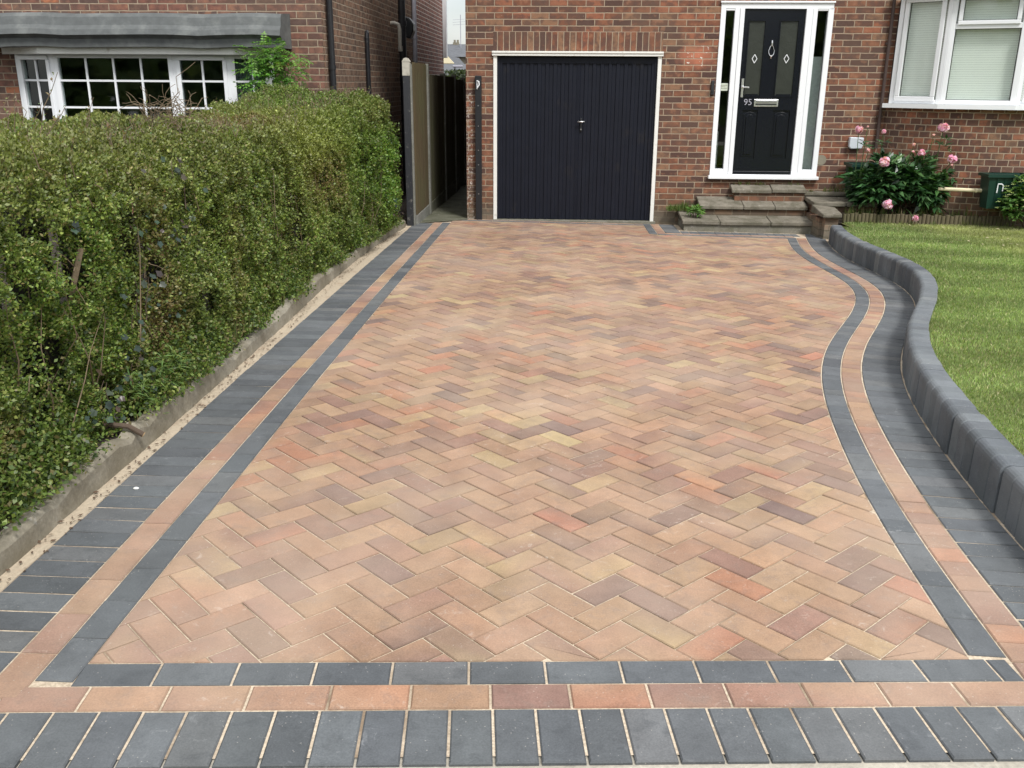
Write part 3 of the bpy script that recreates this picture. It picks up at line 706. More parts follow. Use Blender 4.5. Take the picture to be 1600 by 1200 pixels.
# dry vine tangle by the window
for i in range(60):
    p = [at(random.uniform(225, 300), random.uniform(170, 200), 5.2)]; d = Vector((random.uniform(-.6, .6), random.uniform(-.3, .3), random.uniform(.2, 1)))
    for k in range(6): d = (d + Vector((random.uniform(-.7, .7), random.uniform(-.4, .4), random.uniform(-.6, .4)))).normalized(); p.append(p[-1] + d * random.uniform(.015, .045))
    mb.tube(p, .0022, 5, .0012)
mb.tube([at(268, 190, 5.2), at(262, 165, 5.2), at(278, 145, 5.2), at(275, 120, 5.2), at(292, 108, 5.2), at(305, 97, 5.2)], .0025, 5, .0015)
mb.build('shoot', M['twig'], hedge, merge=False)
arr = lambda l: np.array([tuple(v) for v in l], float)
leaves('shoot_leaves', arr(sp_), arr(sd_), arr(sn_), np.array(sl_), np.array(sl_) * .5, arr(sc_), M['leaf'], hedge)

# ivy climbing in the hedge
def ivy_leaf(mb, p, n, s, c):
    n = Vector(n).normalized(); u = n.orthogonal().normalized(); w = n.cross(u); a = random.uniform(0, 6.28); u, w = u * math.cos(a) + w * math.sin(a), w * math.cos(a) - u * math.sin(a)
    out = [(0, -.36), (.26, -.46), (.40, -.18), (.56, .10), (.30, .28), (0, .66), (-.30, .28), (-.56, .10), (-.40, -.18), (-.26, -.46)]
    mb.poly([p + (u * x + w * y) * s + n * (abs(x) * .12 * s) for x, y in out], col=[(*c, 1)] * len(out))
mbi = MB(); ivy_stems = []
IV = [(.015, .034, .020), (.026, .050, .030), (.010, .022, .014), (.040, .056, .036), (.048, .036, .026), (.03, .06, .03)]
for (px, py, rr, n) in ((116, 352, 9, 6), (285, 300, 26, 12), (262, 352, 34, 16), (242, 415, 36, 15), (222, 480, 30, 16), (208, 540, 22, 14), (200, 610, 26, 16), (165, 655, 22, 12), (290, 630, 12, 6), (230, 560, 26, 10), (620, 325, 8, 16)):
    for i in range(n):
        p = atX(px + random.gauss(0, rr * .75), py + random.gauss(0, rr), -1.885 + random.uniform(-.05, .03) + (.06 if py > 540 else 0) + (.1 if px > 500 else 0))
        ivy_leaf(mbi, p, (.8, random.uniform(-1, .3), random.uniform(.1, 1.1)), random.uniform(.018, .040), jit(random.choice(IV), .35))
    for i in range(2):
        p = [atX(px + random.gauss(0, rr * .4), py + rr, -1.92)]
        for k in range(5): p.append(p[-1] + Vector((random.uniform(-.01, .012), random.uniform(-.03, .03), .045)))
        ivy_stems.append(p)
ivy = empty('ivy', (-2.0, 4.2, gz(-2, 4.2) + .1), 'dark ivy climbing through the near half of the hedge', 'ivy')
mbi.build('leaves', M['gloss_leaf'], ivy, merge=False)

for p in ivy_stems: sm_ = MB(); sm_.tube(p, .0035, 5, .0015); sm_.build('stem', M['bark'], ivy, merge=False)
EDG = [(-1.74, 1.6), (-1.745, 2.5), (-1.763, 3.04), (-1.765, 3.48), (-1.78, 4.0), (-1.80, 4.5), (-1.815, 5.3), (-1.84, 6.0), (-1.90, 7.3), (-1.93, 8.77), (-1.915, 10), (-1.86, 11.2)]
ey = np.arange(1.6, 11.21, .1); ex = np.interp(ey, [e[1] for e in EDG], [e[0] for e in EDG]); ex = np.convolve(np.pad(ex, 3, mode='edge'), np.ones(7) / 7, 'valid')
# grassy weeds and ground litter along the hedge foot
P1, D1, N1, L1, C_1 = [], [], [], [], []
def tuft(c, n, h, spread, w=.006, col=((.09, .14, .04), (.15, .17, .06), (.2, .17, .09))):
    for i in range(n):
        a = random.uniform(0, 6.28); lean = random.uniform(.1, 1) * spread
        P1.append((c[0] + random.gauss(0, .012), c[1] + random.gauss(0, .02), c[2])); D1.append((math.cos(a) * lean, math.sin(a) * lean, 1)); N1.append((math.cos(a), math.sin(a), -.3))
        L1.append(h * random.uniform(.5, 1.1)); C_1.append(jit(random.choice(col), .2))
for i in range(95):
    y = random.choice((random.uniform(4.1, 5.6), random.uniform(2.6, 10.6), random.uniform(9, 11))); x = float(np.interp(y, ey, ex)) - .05 + random.uniform(-.04, .03)
    tuft((x, y, gz(x, y) + .09), random.randint(8, 22), random.uniform(.06, .19), 1.3)
for px, py in ((205, 590), (222, 606), (255, 562), (272, 552), (283, 566), (236, 628), (262, 600), (300, 590), (245, 585)):   # spiky rosettes
    c0_ = atX(px, py + 10, -1.83); c0_.z = max(c0_.z, .3)
    for i in range(26):
        a = random.uniform(0, 6.28); P1.append(tuple(c0_ + Vector((0, 0, random.uniform(-.05, .05))))); D1.append((math.cos(a) + .3, math.sin(a), random.uniform(-.1, .8))); N1.append((random.gauss(0, .2), random.gauss(0, .2), 1)); L1.append(random.uniform(.05, .095)); C_1.append(jit(random.choice(((.10, .18, .06), (.15, .25, .08), (.20, .28, .09))), .2))
weeds = leaves('weeds', np.array(P1), np.array(D1), np.array(N1), np.array(L1), .007, np.array(C_1), M['blade'], curl=.25)
tag(weeds, 'straggly grass and weeds growing at the foot of the hedge', 'weeds', kind='stuff')
mb = MB()
mb = MB()
for i in range(520):
    y = random.uniform(2.1, 10.9); x = float(np.interp(y, ey, ex)) + random.uniform(.005, .07); s = random.uniform(.004, .013)
    a = random.uniform(0, 6.28); z = gz(x, y) + random.uniform(.002, .006)
    mb.poly([(x + s * math.cos(a + t) * (1 if k % 2 else .5), y + s * math.sin(a + t) * (1 if k % 2 else .5), z + random.uniform(0, .004)) for k, t in enumerate((0, 1.5, 3.1, 4.6))])
tag(mb.build('dry_leaves', M['debris'], merge=False), 'scattered dry leaf litter on the sand strip beside the edging', 'leaf litter', kind='stuff')
mb = MB(); br = [(-1.96, 3.46, gz(-2, 3.5) + .17), (-1.87, 3.51, gz(-2, 3.5) + .15), (-1.79, 3.54, gz(-2, 3.5) + .13), (-1.735, 3.55, gz(-2, 3.5) + .09)]
mb.tube(br, .011, 8, .0125); ob = mb.build('cut_branch', M['bark'], merge=False, smooth=False); tag(ob, 'short sawn brown branch poking over the concrete edging by the hedge', 'branch')
mb = MB(); e1 = Vector(br[-1]); dr = (e1 - Vector(br[-2])).normalized(); mb.tube([e1 + dr * .0002, e1 + dr * .003], .0118, 8); mb.build('cut_end', M['cut_wood'], ob, merge=False)
def blob(name, c, r, mat, sc=(1, 1, .6), seed=0):
    bm = bmesh.new(); bmesh.ops.create_icosphere(bm, subdivisions=3, radius=r); rr = random.Random(seed)
    for v in bm.verts: v.co = Vector((v.co.x * sc[0], v.co.y * sc[1], v.co.z * sc[2])) * (1 + .08 * math.sin(v.co.x * 300 + seed) * math.cos(v.co.y * 260))
    me = bpy.data.meshes.new(name); bm.to_mesh(me); bm.free(); me.materials.append(mat); me.polygons.foreach_set('use_smooth', [True] * len(me.polygons))
    o = bpy.data.objects.new(name, me); COL.objects.link(o); o.location = c; return o
tag(blob('pebble', (-1.62, 3.20, gz(-1.6, 3.2) + .004), .009, M['pebble'], (1.3, .8, .6)), 'small white pebble lying on the charcoal border blocks', 'pebble')

# concrete edging under the hedge
mb = MB()
pr = [(0, -.05), (0, .085), (-.012, .105), (-.055, .11), (-.065, .098), (-.065, -.05)]
wob = [random.uniform(-.011, .007) - (.02 if random.random() < .06 else 0) for _ in ey]; ex = ex + np.array([random.uniform(-.004, .004) for _ in ey])
for i in range(len(ey) - 1):
    h = lambda k: wob[k] + .018 * math.sin(ey[k] * 2.1)
    r0 = [(ex[i] + a, ey[i], gz(ex[i], ey[i]) + z + (h(i) if z > 0 else 0)) for a, z in pr]; r1 = [(ex[i + 1] + a, ey[i + 1], gz(ex[i + 1], ey[i + 1]) + z + (h(i + 1) if z > 0 else 0)) for a, z in pr]
    for k in range(len(pr) - 1): mb.poly([r0[k], r1[k], r1[k + 1], r0[k + 1]])
mb.poly(r0); tag(mb.build('concrete_edging', M['edging'], smooth=False, bevel=0), 'weathered grey concrete edging strip running along the foot of the hedge', 'edging')

# ------------------------------------------------------------------ lawn grass
n = 330000
y = 2.0 + 9.33 * RNG.random(n) ** 1.15; xk = np.where(y < 10.85, np.interp(y, kb[:, 1], kb[:, 0]), 3.42) + .012
x = xk + RNG.random(n) ** 1.0 * 3.6
m = ((x - y * .62) < .35) & (RNG.random(n) < np.interp(y, [2, 5, 11.3], [1, .9, .75])); x, y = x[m], y[m]; n = len(x)
P_ = np.c_[x, y, gz(x, y) + LZ - .002]; D_ = unit(n) * .45 + np.array([0, 0, 1]); N_ = unit(n)
ln = np.interp(y, [2, 11], [.020, .032]) * RNG.uniform(.5, 1.2, n)
G1 = palette(n, [(.235, .32, .115), (.30, .38, .15), (.165, .23, .085), (.39, .42, .20), (.47, .43, .27)], [36, 28, 18, 12, 6])
old = np.clip((x - 3.9 - .35 * (10.5 - y)) * 1.3 + (vnoise(P_, 1.3, 21) - .5) * 1.5, 0, 1)[:, None] * np.clip((y - 6.5) / 2, 0, 1)[:, None]
G1 = G1 * (1 - .65 * old) + np.array([.42, .41, .19]) * .65 * old * RNG.uniform(.6, 1.3, (n, 1))
band = (np.floor((y + .12 * x) / .42) % 2)[:, None]; G1 = G1 * (.86 + .2 * band) * (.70 + .6 * vnoise(P_, 2.2, 22)[:, None]) * (.85 + .3 * vnoise(P_, 9, 23)[:, None])
gr = leaves('grass', P_, D_, N_, ln, np.interp(y, [2, 11], [.0035, .007]), G1, M['blade'], curl=.2)
tag(gr, 'short mown green lawn grass behind the curved kerb', 'grass', kind='stuff')
# ------------------------------------------------------------------ the brick house
D = 12.2
house = empty('brick_house', (2.5, D, 0), 'red brick house with a black garage door and black front door facing the driveway', 'house')
GX0, GX1, GZ1 = -.862, 1.243, 2.098            # garage opening
DX0, DX1, DZ0, DZ1 = 1.925, 3.278, .585, 2.665   # front door frame
BX0 = 4.04                                       # bay starts
mb = MB()
TOP = 5.3
def opening_wall(mb, x0, x1, z0, z1, y, holes):
    'front wall face with rectangular holes, split into strips'
    xs = sorted({x0, x1} | {h[0] for h in holes} | {h[1] for h in holes})
    for a, b in zip(xs[:-1], xs[1:]):
        hs = sorted([(h[2], h[3]) for h in holes if h[0] <= a + 1e-6 and h[1] >= b - 1e-6]); z = z0
        for q0, q1 in hs:
            if q0 > z: mb.poly([(a, y, z), (b, y, z), (b, y, q0), (a, y, q0)], [(a, z), (b, z), (b, q0), (a, q0)])
            z = q1
        if z < z1: mb.poly([(a, y, z), (b, y, z), (b, y, z1), (a, y, z1)], [(a, z), (b, z), (b, z1), (a, z1)])
    for h in holes:   # reveals
        for (xa, xb) in ((h[0], h[0]), (h[1], h[1])):
            mb.poly([(xa, y, h[2]), (xa, y + .12, h[2]), (xa, y + .12, h[3]), (xa, y, h[3])], [(y, h[2]), (y + .12, h[2]), (y + .12, h[3]), (y, h[3])])
        mb.poly([(h[0], y, h[3]), (h[1], y, h[3]), (h[1], y + .12, h[3]), (h[0], y + .12, h[3])], [(h[0], 0), (h[1], 0), (h[1], .12), (h[0], .12)])
LZ0, LZ1 = 2.105, 2.335
SOLD_X1 = 3.62
opening_wall(mb, -1.205, 9.2, -.2, TOP, D, [(GX0, GX1, -.2, LZ1), (DX0, DX1, DZ0, 2.905), (BX0 + .02, 8.4, 1.55, 2.72)])
mb.poly([(-1.205, 22, -.2), (-1.205, D, -.2), (-1.205, D, TOP), (-1.205, 22, TOP)], [(22, -.2), (D, -.2), (D, TOP), (22, TOP)])
mb.poly([(9.2, D, -.2), (9.2, 22, -.2), (9.2, 22, TOP), (9.2, D, TOP)], [(D, -.2), (22, -.2), (22, TOP), (D, TOP)])
mb.poly([(9.2, 22, -.2), (-1.205, 22, -.2), (-1.205, 22, TOP), (9.2, 22, TOP)], [(0, -.2), (9, -.2), (9, TOP), (0, TOP)])
wall = mb.build('wall', M['brick'], house, merge=False)
mb = MB()
def soldier(x0, x1, z0, z1):
    y = D
    mb.poly([(x0, y, z0), (x1, y, z0), (x1, y, z1), (x0, y, z1)], [(x0, 0.004), (x1, 0.004), (x1, .224), (x0, .224)])
    mb.poly([(x0, y, z0), (x1, y, z0), (x1, y + .11, z0), (x0, y + .11, z0)], [(x0, 0.03), (x1, 0.03), (x1, .14), (x0, .14)])
soldier(GX0, GX1, LZ0, LZ1)
mb.build('lintel', M['brick_soldier'], house, merge=False)
mb = MB(); soldier(DX0, DX1, 2.68, 2.905); mb.build('lintel', M['brick_soldier'], house, merge=False)
mb = MB(); mb.prism([(-1.7, TOP), (9.7, TOP), (4, TOP + 2.6)], D - .4, 22.4); mb.build('roof', M['roof_tile'], house)
# interior void behind the bay and the door
mb = MB()
for (x0, x1, y0, y1, z0, z1) in ((BX0 - .3, 8.8, D + .13, 15.2, .5, 3.0), (DX0 - .2, DX1 + .2, D + .13, 15.2, .5, 2.98)):
    mb.poly([(x0, y1, z0), (x1, y1, z0), (x1, y1, z1), (x0, y1, z1)]); mb.poly([(x0, y0, z0), (x0, y1, z0), (x0, y1, z1), (x0, y0, z1)]); mb.poly([(x1, y0, z0), (x1, y1, z0), (x1, y1, z1), (x1, y0, z1)])
    mb.poly([(x0, y0, z0), (x1, y0, z0), (x1, y1, z0), (x0, y1, z0)]); mb.poly([(x0, y0, z1), (x1, y0, z1), (x1, y1, z1), (x0, y1, z1)])
mb.build('interior_wall', M['interior'], house, merge=False)

# garage door: white timber frame, black up-and-over door with vertical ribs
gd = MB()
x0, x1, z0, z1, yb = GX0 + .052, GX1 - .052, .022, GZ1 - .055, D + .045
n = 17; fr = .065
pts = [(x0, yb)]
ribs = []
px = x0 + fr
wr = (x1 - x0 - 2 * fr) / 38
xs = [(x0, yb - .012), (x0 + fr, yb - .012), (x0 + fr + .004, yb)]
i = 0
xx = x0 + fr + .004; 
while i < 19:
    a = xx + wr * 2 * i
    xs += [(a + wr * .86, yb), (a + wr * .98, yb - .011 if i != 9 else yb - .003), (a + wr * 1.84, yb - .011), (a + wr * 1.96, yb)]
    i += 1
xs = [p for p in xs if p[0] < x1 - fr - .004] + [(x1 - fr - .004, yb), (x1 - fr, yb - .012), (x1, yb - .012)]
zt = z1 - .085
for (a, ya), (b_, yb_) in zip(xs[:-1], xs[1:]): gd.poly([(a, ya, z0), (b_, yb_, z0), (b_, yb_, zt), (a, ya, zt)])
gd.poly([(x0, yb + .03, z0 + .001), (x1, yb + .03, z0 + .001), (x1, yb + .03, z1), (x0, yb + .03, z1)])
gd.box(x0, x1, yb - .013, yb + .01, zt, z1 - .012); gd.box(x0 + .06, x1 - .06, yb - .02, yb - .012, zt + .008, zt + .016)
gd.box(x0, x0 + .03, yb - .022, yb, z0, z1); gd.box(x1 - .03, x1, yb - .022, yb, z0, z1)
gar = gd.build('garage_door', M['black_metal'], house, merge=False)
mb = MB()
mb.box(GX0 + .004, GX0 + .05, D - .012, D + .075, -.0, GZ1 - .05); mb.box(GX1 - .05, GX1 - .004, D - .012, D + .075, -.015, GZ1 - .05)
mb.box(GX0 - .012, GX1 + .012, D - .034, D + .075, GZ1 - .05, GZ1); mb.box(GX0 - .012, GX1 + .012, D - .045, D - .02, GZ1 - .018, GZ1 + .006)
mb.build('door_frame', M['white_paint'], gar, bevel=.004)
hp = at(908, 190, yb - .02); mb = MB(); mb.box(hp.x - .012, hp.x + .012, yb - .02, yb - .005, hp.z - .12, hp.z + .04); mb.build('lock_plate', M['black_pipe'], gar, bevel=.003)
mb = MB(); mb.tube([(hp.x - .045, yb - .055, hp.z), (hp.x + .045, yb - .055, hp.z)], .0085, 8); mb.tube([(hp.x, yb - .055, hp.z), (hp.x, yb - .01, hp.z)], .008, 8); mb.build('handle', M['chrome'], gar, smooth=True)
mb = MB(); mb.tube([(hp.x, yb - .032, hp.z - .095), (hp.x, yb - .015, hp.z - .095)], .009, 8); mb.build('keyhole', M['brushed'], gar)
mb = MB(); mb.box(GX0 - .02, GX1 + .02, D - .05, D + .1, -.06, .016); mb.build('threshold', M['concrete'], gar, bevel=.006)

# front door set
fy_, fd = D - .012, .085
fr = MB()
P1x, P2x = 2.213, 2.954
def bar(mb, x0, x1, z0, z1, y0=fy_, y1=fy_ + fd): mb.box(x0, x1, y0, y1, z0, z1)
bar(fr, DX0, DX0 + .062, DZ0 + .045, DZ1 - .06); bar(fr, DX1 - .062, DX1, DZ0 + .045, DZ1 - .06)
bar(fr, DX0, DX1, DZ1 - .06, DZ1)
bar(fr, 2.095, 2.155, DZ0 + .045, DZ1 - .06); bar(fr, 2.158, P1x, DZ0 + .045, DZ1 - .06, fy_ - .006)
bar(fr, 3.035, 3.09, DZ0 + .045, DZ1 - .06); bar(fr, P2x, 3.032, DZ0 + .045, DZ1 - .06, fy_ - .006)
for xa, xb in ((DX0 + .0625, 2.0945), (3.0905, DX1 - .0625)): bar(fr, xa, xb, DZ0 + .045, DZ0 + .11); bar(fr, xa, xb, DZ1 - .085, DZ1 - .0605, fy_ + .004)
fr.box(DX0 - .02, DX1 + .02, fy_ - .055, fy_ + fd, DZ0 - .012, DZ0 + .028); bar(fr, DX0, DX1, DZ0 + .0285, DZ0 + .0445, fy_ - .01)
fr.box(DX0 - .01, DX1 + .01, fy_ - .02, fy_ + fd, DZ1 + .001, DZ1 + .022)
door = MB()
yl = D + .02
gl = [(at(1172, 33, yl), at(1198, 149, yl)), (at(1217, 33, yl), at(1232, 149, yl))]
g1 = (2.285, 2.475, at(1170, 149, yl).z, at(1175, 33, yl).z); g2 = (2.665, 2.875, g1[2], g1[3])
def frame_holes(mb, x0, x1, z0, z1, y, holes, depth=.03):
    opening_wall(mb, x0, x1, z0, z1, y, [])
door.box(P1x + .003, P2x - .003, yl + .004, yl + .05, DZ0 + .046, DZ1 - .062)
# stiles and rails standing proud, leaving glazing and panel recesses
pz0, pz1 = at(1165, 258, yl).z + .085, at(1165, 172, yl).z
for xa, xb in ((P1x + .004, g1[0]), (g1[1], g2[0]), (g2[1], P2x - .004)): door.box(xa, xb, yl - .012, yl + .0035, DZ0 + .047, DZ1 - .063)
for xa, xb in ((g1[0], g1[1]), (g2[0], g2[1])):
    door.box(xa + .0002, xb - .0002, yl - .012, yl + .0035, DZ0 + .047, pz0); door.box(xa + .0002, xb - .0002, yl - .012, yl + .0035, pz1, g1[2]); door.box(xa + .0002, xb - .0002, yl - .012, yl + .0035, g1[3], DZ1 - .063)
dleaf = door.build('front_door', M['black_door'], house, merge=False)
fo = fr.build('door_frame', M['upvc'], dleaf, bevel=.005)
mb = MB()
for xa, xb in ((g1[0], g1[1]), (g2[0], g2[1])):
    for q, dpt in ((0, .004), (.018, .010)):
        mb.box(xa + q, xb - q, yl - .019 + dpt * .5, yl - .0125 + (.016 if q else 0), g1[2] - .02 + q, g1[2] + q * .9); 
    mb.box(xa - .016, xa - .001, yl - .02, yl - .0125, g1[2] - .02, g1[3] + .02); mb.box(xb + .001, xb + .016, yl - .02, yl - .0125, g1[2] - .02, g1[3] + .02)
    mb.box(xa - .001, xb + .001, yl - .02, yl - .0125, g1[3], g1[3] + .02)
mb.build('glazing_bead', M['black_door'], dleaf, merge=False)
for xa, xb in ((g1[0], g1[1]), (g2[0], g2[1])):   # raised lower panels with arched heads
    mb = MB(); cxm = (xa + xb) / 2; w = (xb - xa) / 2
    def arch(w_, zb, zt_, rise): return [(cxm - w_, zb), (cxm + w_, zb), (cxm + w_, zt_ - rise)] + [(cxm + w_ * math.cos(t), zt_ - rise + rise * math.sin(t)) for t in np.linspace(.15, math.pi - .15, 9)] + [(cxm - w_, zt_ - rise)]
    mb.prism(arch(w - .022, pz0 + .022, pz1 - .02, .045), yl - .002, yl + .0035)
    mb.prism(arch(w - .05, pz0 + .05, pz1 - .05, .04), yl - .013, yl - .0021); mb.build('panel', M['black_door'], dleaf, bevel=.004)
    mb = MB(); mb.box(xa, xb, yl - .003, yl + .003, g1[2], g1[3]); gp = mb.build('glass_pane', M['obscure'], dleaf)
    c = at(1182 if xa < 2.5 else 1224, 92, yl); mb = MB()
    for a0, b0, a1, b1 in ((0, .05, .03, 0), (.03, 0, 0, -.05), (0, -.05, -.03, 0), (-.03, 0, 0, .05)):
        mb.tube([(cxm + a0, yl - .006, c.z + b0), (cxm + a1, yl - .006, c.z + b1)], .0045, 6)
    mb.build('lead_diamond', M['upvc'], gp, merge=False)
# furniture
c = at(1197, 161, yl - .02); mb = MB(); mb.box(c.x - .15, c.x + .15, yl - .022, yl - .012, c.z - .045, c.z + .045); mb.build('letter_plate', M['chrome'], dleaf, bevel=.006)
mb = MB(); mb.box(c.x - .128, c.x + .128, yl - .029, yl - .0225, c.z + .006, c.z + .032); mb.build('flap', M['brushed'], bpy.data.objects[-1] if False else dleaf, bevel=.004)
mb = MB(); mb.box(c.x - .13, c.x + .13, yl - .0262, yl - .0222, c.z - .024, c.z - .006); mb.box(c.x - .13, c.x + .13, yl - .0262, yl - .0222, c.z + .033, c.z + .037); mb.build('letter_slot', M['gasket'], dleaf)
k = at(1205.5, 78, yl - .02); mb = MB()
ring = [(k.x + .034 * math.sin(t) * (1 if math.cos(t) < .2 else .8), yl - .02 - .018 * (1 - math.cos(t)) * .3, k.z - .01 + .062 * math.cos(t)) for t in np.linspace(0, 2 * math.pi, 22)]
mb.tube(ring, .0042, 6); mb.tube([(k.x, yl - .024, k.z + .11), (k.x, yl - .028, k.z + .08), (k.x, yl - .024, k.z + .05)], .008, 7, .012); mb.tube([(k.x, yl - .03, k.z - .07), (k.x, yl - .022, k.z - .10)], .011, 7, .006)
mb.build('knocker', M['chrome'], dleaf, merge=False, smooth=True)
k = at(1160, 136, yl - .02); mb = MB(); mb.box(k.x - .014, k.x + .014, yl - .022, yl - .0125, k.z - .12, k.z + .10); mb.tube([(k.x, yl - .02, k.z), (k.x, yl - .06, k.z), (k.x + .03, yl - .065, k.z), (k.x + .075, yl - .062, k.z - .004)], .0095, 8); mb.build('handle', M['chrome'], dleaf, merge=False, bevel=.003)
def text(s, name, loc, size, mat, parent, extrude=.002, rot=(math.pi / 2, 0, 0)):
    cu = bpy.data.curves.new(name, 'FONT'); cu.body = s; cu.size = size; cu.extrude = extrude; cu.align_x = 'CENTER'; cu.align_y = 'CENTER'; cu.materials.append(mat)
    tmp = bpy.data.objects.new('tmp_text', cu); COL.objects.link(tmp); tmp.location = loc; tmp.rotation_euler = rot
    bpy.context.view_layer.update(); me = bpy.data.meshes.new_from_object(tmp.evaluated_get(bpy.context.evaluated_depsgraph_get())); me.transform(tmp.matrix_world)
    bpy.data.objects.remove(tmp); o = bpy.data.objects.new(name, me); COL.objects.link(o); o.parent = parent
    if parent is not None: o.matrix_parent_inverse = parent_world(parent).inverted()
    return o
k = at(1168.5, 160, yl - .014); text('95', 'house_number', (k.x, yl - .0145, k.z), .105, M['grey_pipe'], dleaf)
mb = MB(); mb.box(P1x + .004, P2x - .004, yl - .03, yl - .0125, DZ0 + .05, DZ0 + .085); mb.build('weather_bar', M['black_door'], dleaf, bevel=.006)
for xa, xb in ((DX0 + .062, 2.095), (3.09, DX1 - .062)):
    mb = MB(); mb.box(xa - .002, xb + .002, D + .03, D + .036, DZ0 + .105, DZ1 - .08); mb.build('side_light', M['glass_dark'], dleaf)
    mb = MB(); 
    for (a, b2) in ((xa, xa + .007), (xb - .007, xb)): mb.box(a, b2, D + .022, D + .0295, DZ0 + .11, DZ1 - .085)
    mb.build('gasket', M['gasket'], dleaf)
mb = MB(); mb.box(3.06, 3.34, D + .16, D + .18, .6, 2.06); mb.build('hall_panel', M['hallwall'], dleaf)
mb = MB(); mb.box(2.0, 2.03, D + .16, D + .18, .6, 1.15); mb.build('hall_panel', M['hallwall'], dleaf)
k = at(1131, 136, D + .028); mb = MB(); mb.box(k.x - .05, k.x + .05, D + .026, D + .0295, k.z - .045, k.z + .045); stk = mb.build('sticker', M['sticker'], dleaf, bevel=.002)
mb = MB(); [mb.box(k.x - .038, k.x + .038 - .02 * (i % 2), D + .0245, D + .0258, k.z + .02 - i * .018, k.z + .025 - i * .018) for i in range(3)]; mb.build('sticker_lines', M['stonewall'], stk)
k = at(1113.5, 137, D - .02); mb = MB(); mb.box(k.x - .02, k.x + .02, D - .03, D - .002, k.z - .085, k.z + .085); db = mb.build('doorbell', M['gasket'], house, bevel=.006)
mb = MB(); mb.tube([(k.x, D - .036, k.z - .045), (k.x, D - .0305, k.z - .045)], .012, 12); mb.build('push_button', M['black_pipe'], db)
k = at(1338, 222.5, D - .06); mb = MB(); mb.prism([(k.x - .085, k.z - .055), (k.x - .06, k.z - .08), (k.x + .07, k.z - .075), (k.x + .088, k.z - .03), (k.x + .088, k.z + .058), (k.x - .085, k.z + .064)], D - .075, D - .002); mb.build('meter_box', M['boxgrey'], house, bevel=.01)
k = at(1283, 250, D - .004); mb = MB(); mb.tube([(k.x, D - .006, k.z), (k.x, D - .0005, k.z)], .065, 20); mb.build('vent_patch', M['stonewall'], house)
p0, p1 = at(1397, -30, D - .04), at(1366, 232, D - .04); xm = 3.975
mb = MB(); mb.tube([(xm, D - .035, p0.z + .3), (xm, D - .035, p1.z)], .021, 9)
for z in (1.35, 2.2): mb.box(xm - .035, xm + .035, D - .04, D - .002, z, z + .02)
mb.build('downpipe', M['brown_pipe'], house, merge=False, smooth=False)

# bow window on curved brick base
BP = [(4.045, 12.2), (4.12, 12.08), (4.25, 11.93), (4.40, 11.80), (4.58, 11.67), (4.78, 11.56), (5.0, 11.47), (5.25, 11.40), (5.55, 11.36), (5.9, 11.34), (6.3, 11.34)]
BP = BP + [(2 * 6.2 - x, y) for x, y in BP[-2::-1]]
mb = MB(); u = 0
for a, b2 in zip(BP[:-1], BP[1:]): u = mb.wall(a, b2, -.1, 1.47, u)
mb.build('bay_wall', M['brick_bay'], house, merge=False)
WP = [(4.045, 12.13), (4.50, 11.70), (5.22, 11.36), (6.0, 11.30), (6.8, 11.36), (7.6, 11.70), (8.05, 12.13)]
SZ0, SZ1 = 1.515, 2.74
mb = MB(); sill = []
for off_, z in ((-.03, 0),): pass
def outer(P_, d):
    c = Vector((6.05, 12.8)); out = []
    for i, p in enumerate(P_):
        a = Vector(P_[max(i - 1, 0)]); b2 = Vector(P_[min(i + 1, len(P_) - 1)]); t = (b2 - a).normalized(); out.append((p[0] + t.y * d, p[1] - t.x * d))
    return out
so1, si1 = outer(WP, .085), outer(WP, -.12)
so1[0] = (3.965, 12.10); 
for i in range(len(WP) - 1):
    q = [so1[i], so1[i + 1], si1[i + 1], si1[i]]
    for z, rev in ((SZ0, 0), (SZ0 - .05, 1)): mb.poly([(x, y, z) for x, y in (q[::-1] if rev else q)])
    mb.poly([(*so1[i], SZ0 - .05), (*so1[i + 1], SZ0 - .05), (*so1[i + 1], SZ0), (*so1[i], SZ0)])
mb.poly([(*so1[0], SZ0 - .05), (*so1[0], SZ0), (*si1[0], SZ0), (*si1[0], SZ0 - .05)])
bay = mb.build('bow_window', M['upvc'], house, merge=True)
def local(a, b2):
    a, b2 = Vector(a), Vector(b2); L = (b2 - a).length; ang = math.atan2(b2.y - a.y, b2.x - a.x)
    return Matrix.Translation((a.x, a.y, 0)) @ Matrix.Rotation(ang, 4, 'Z'), L
blinds = []
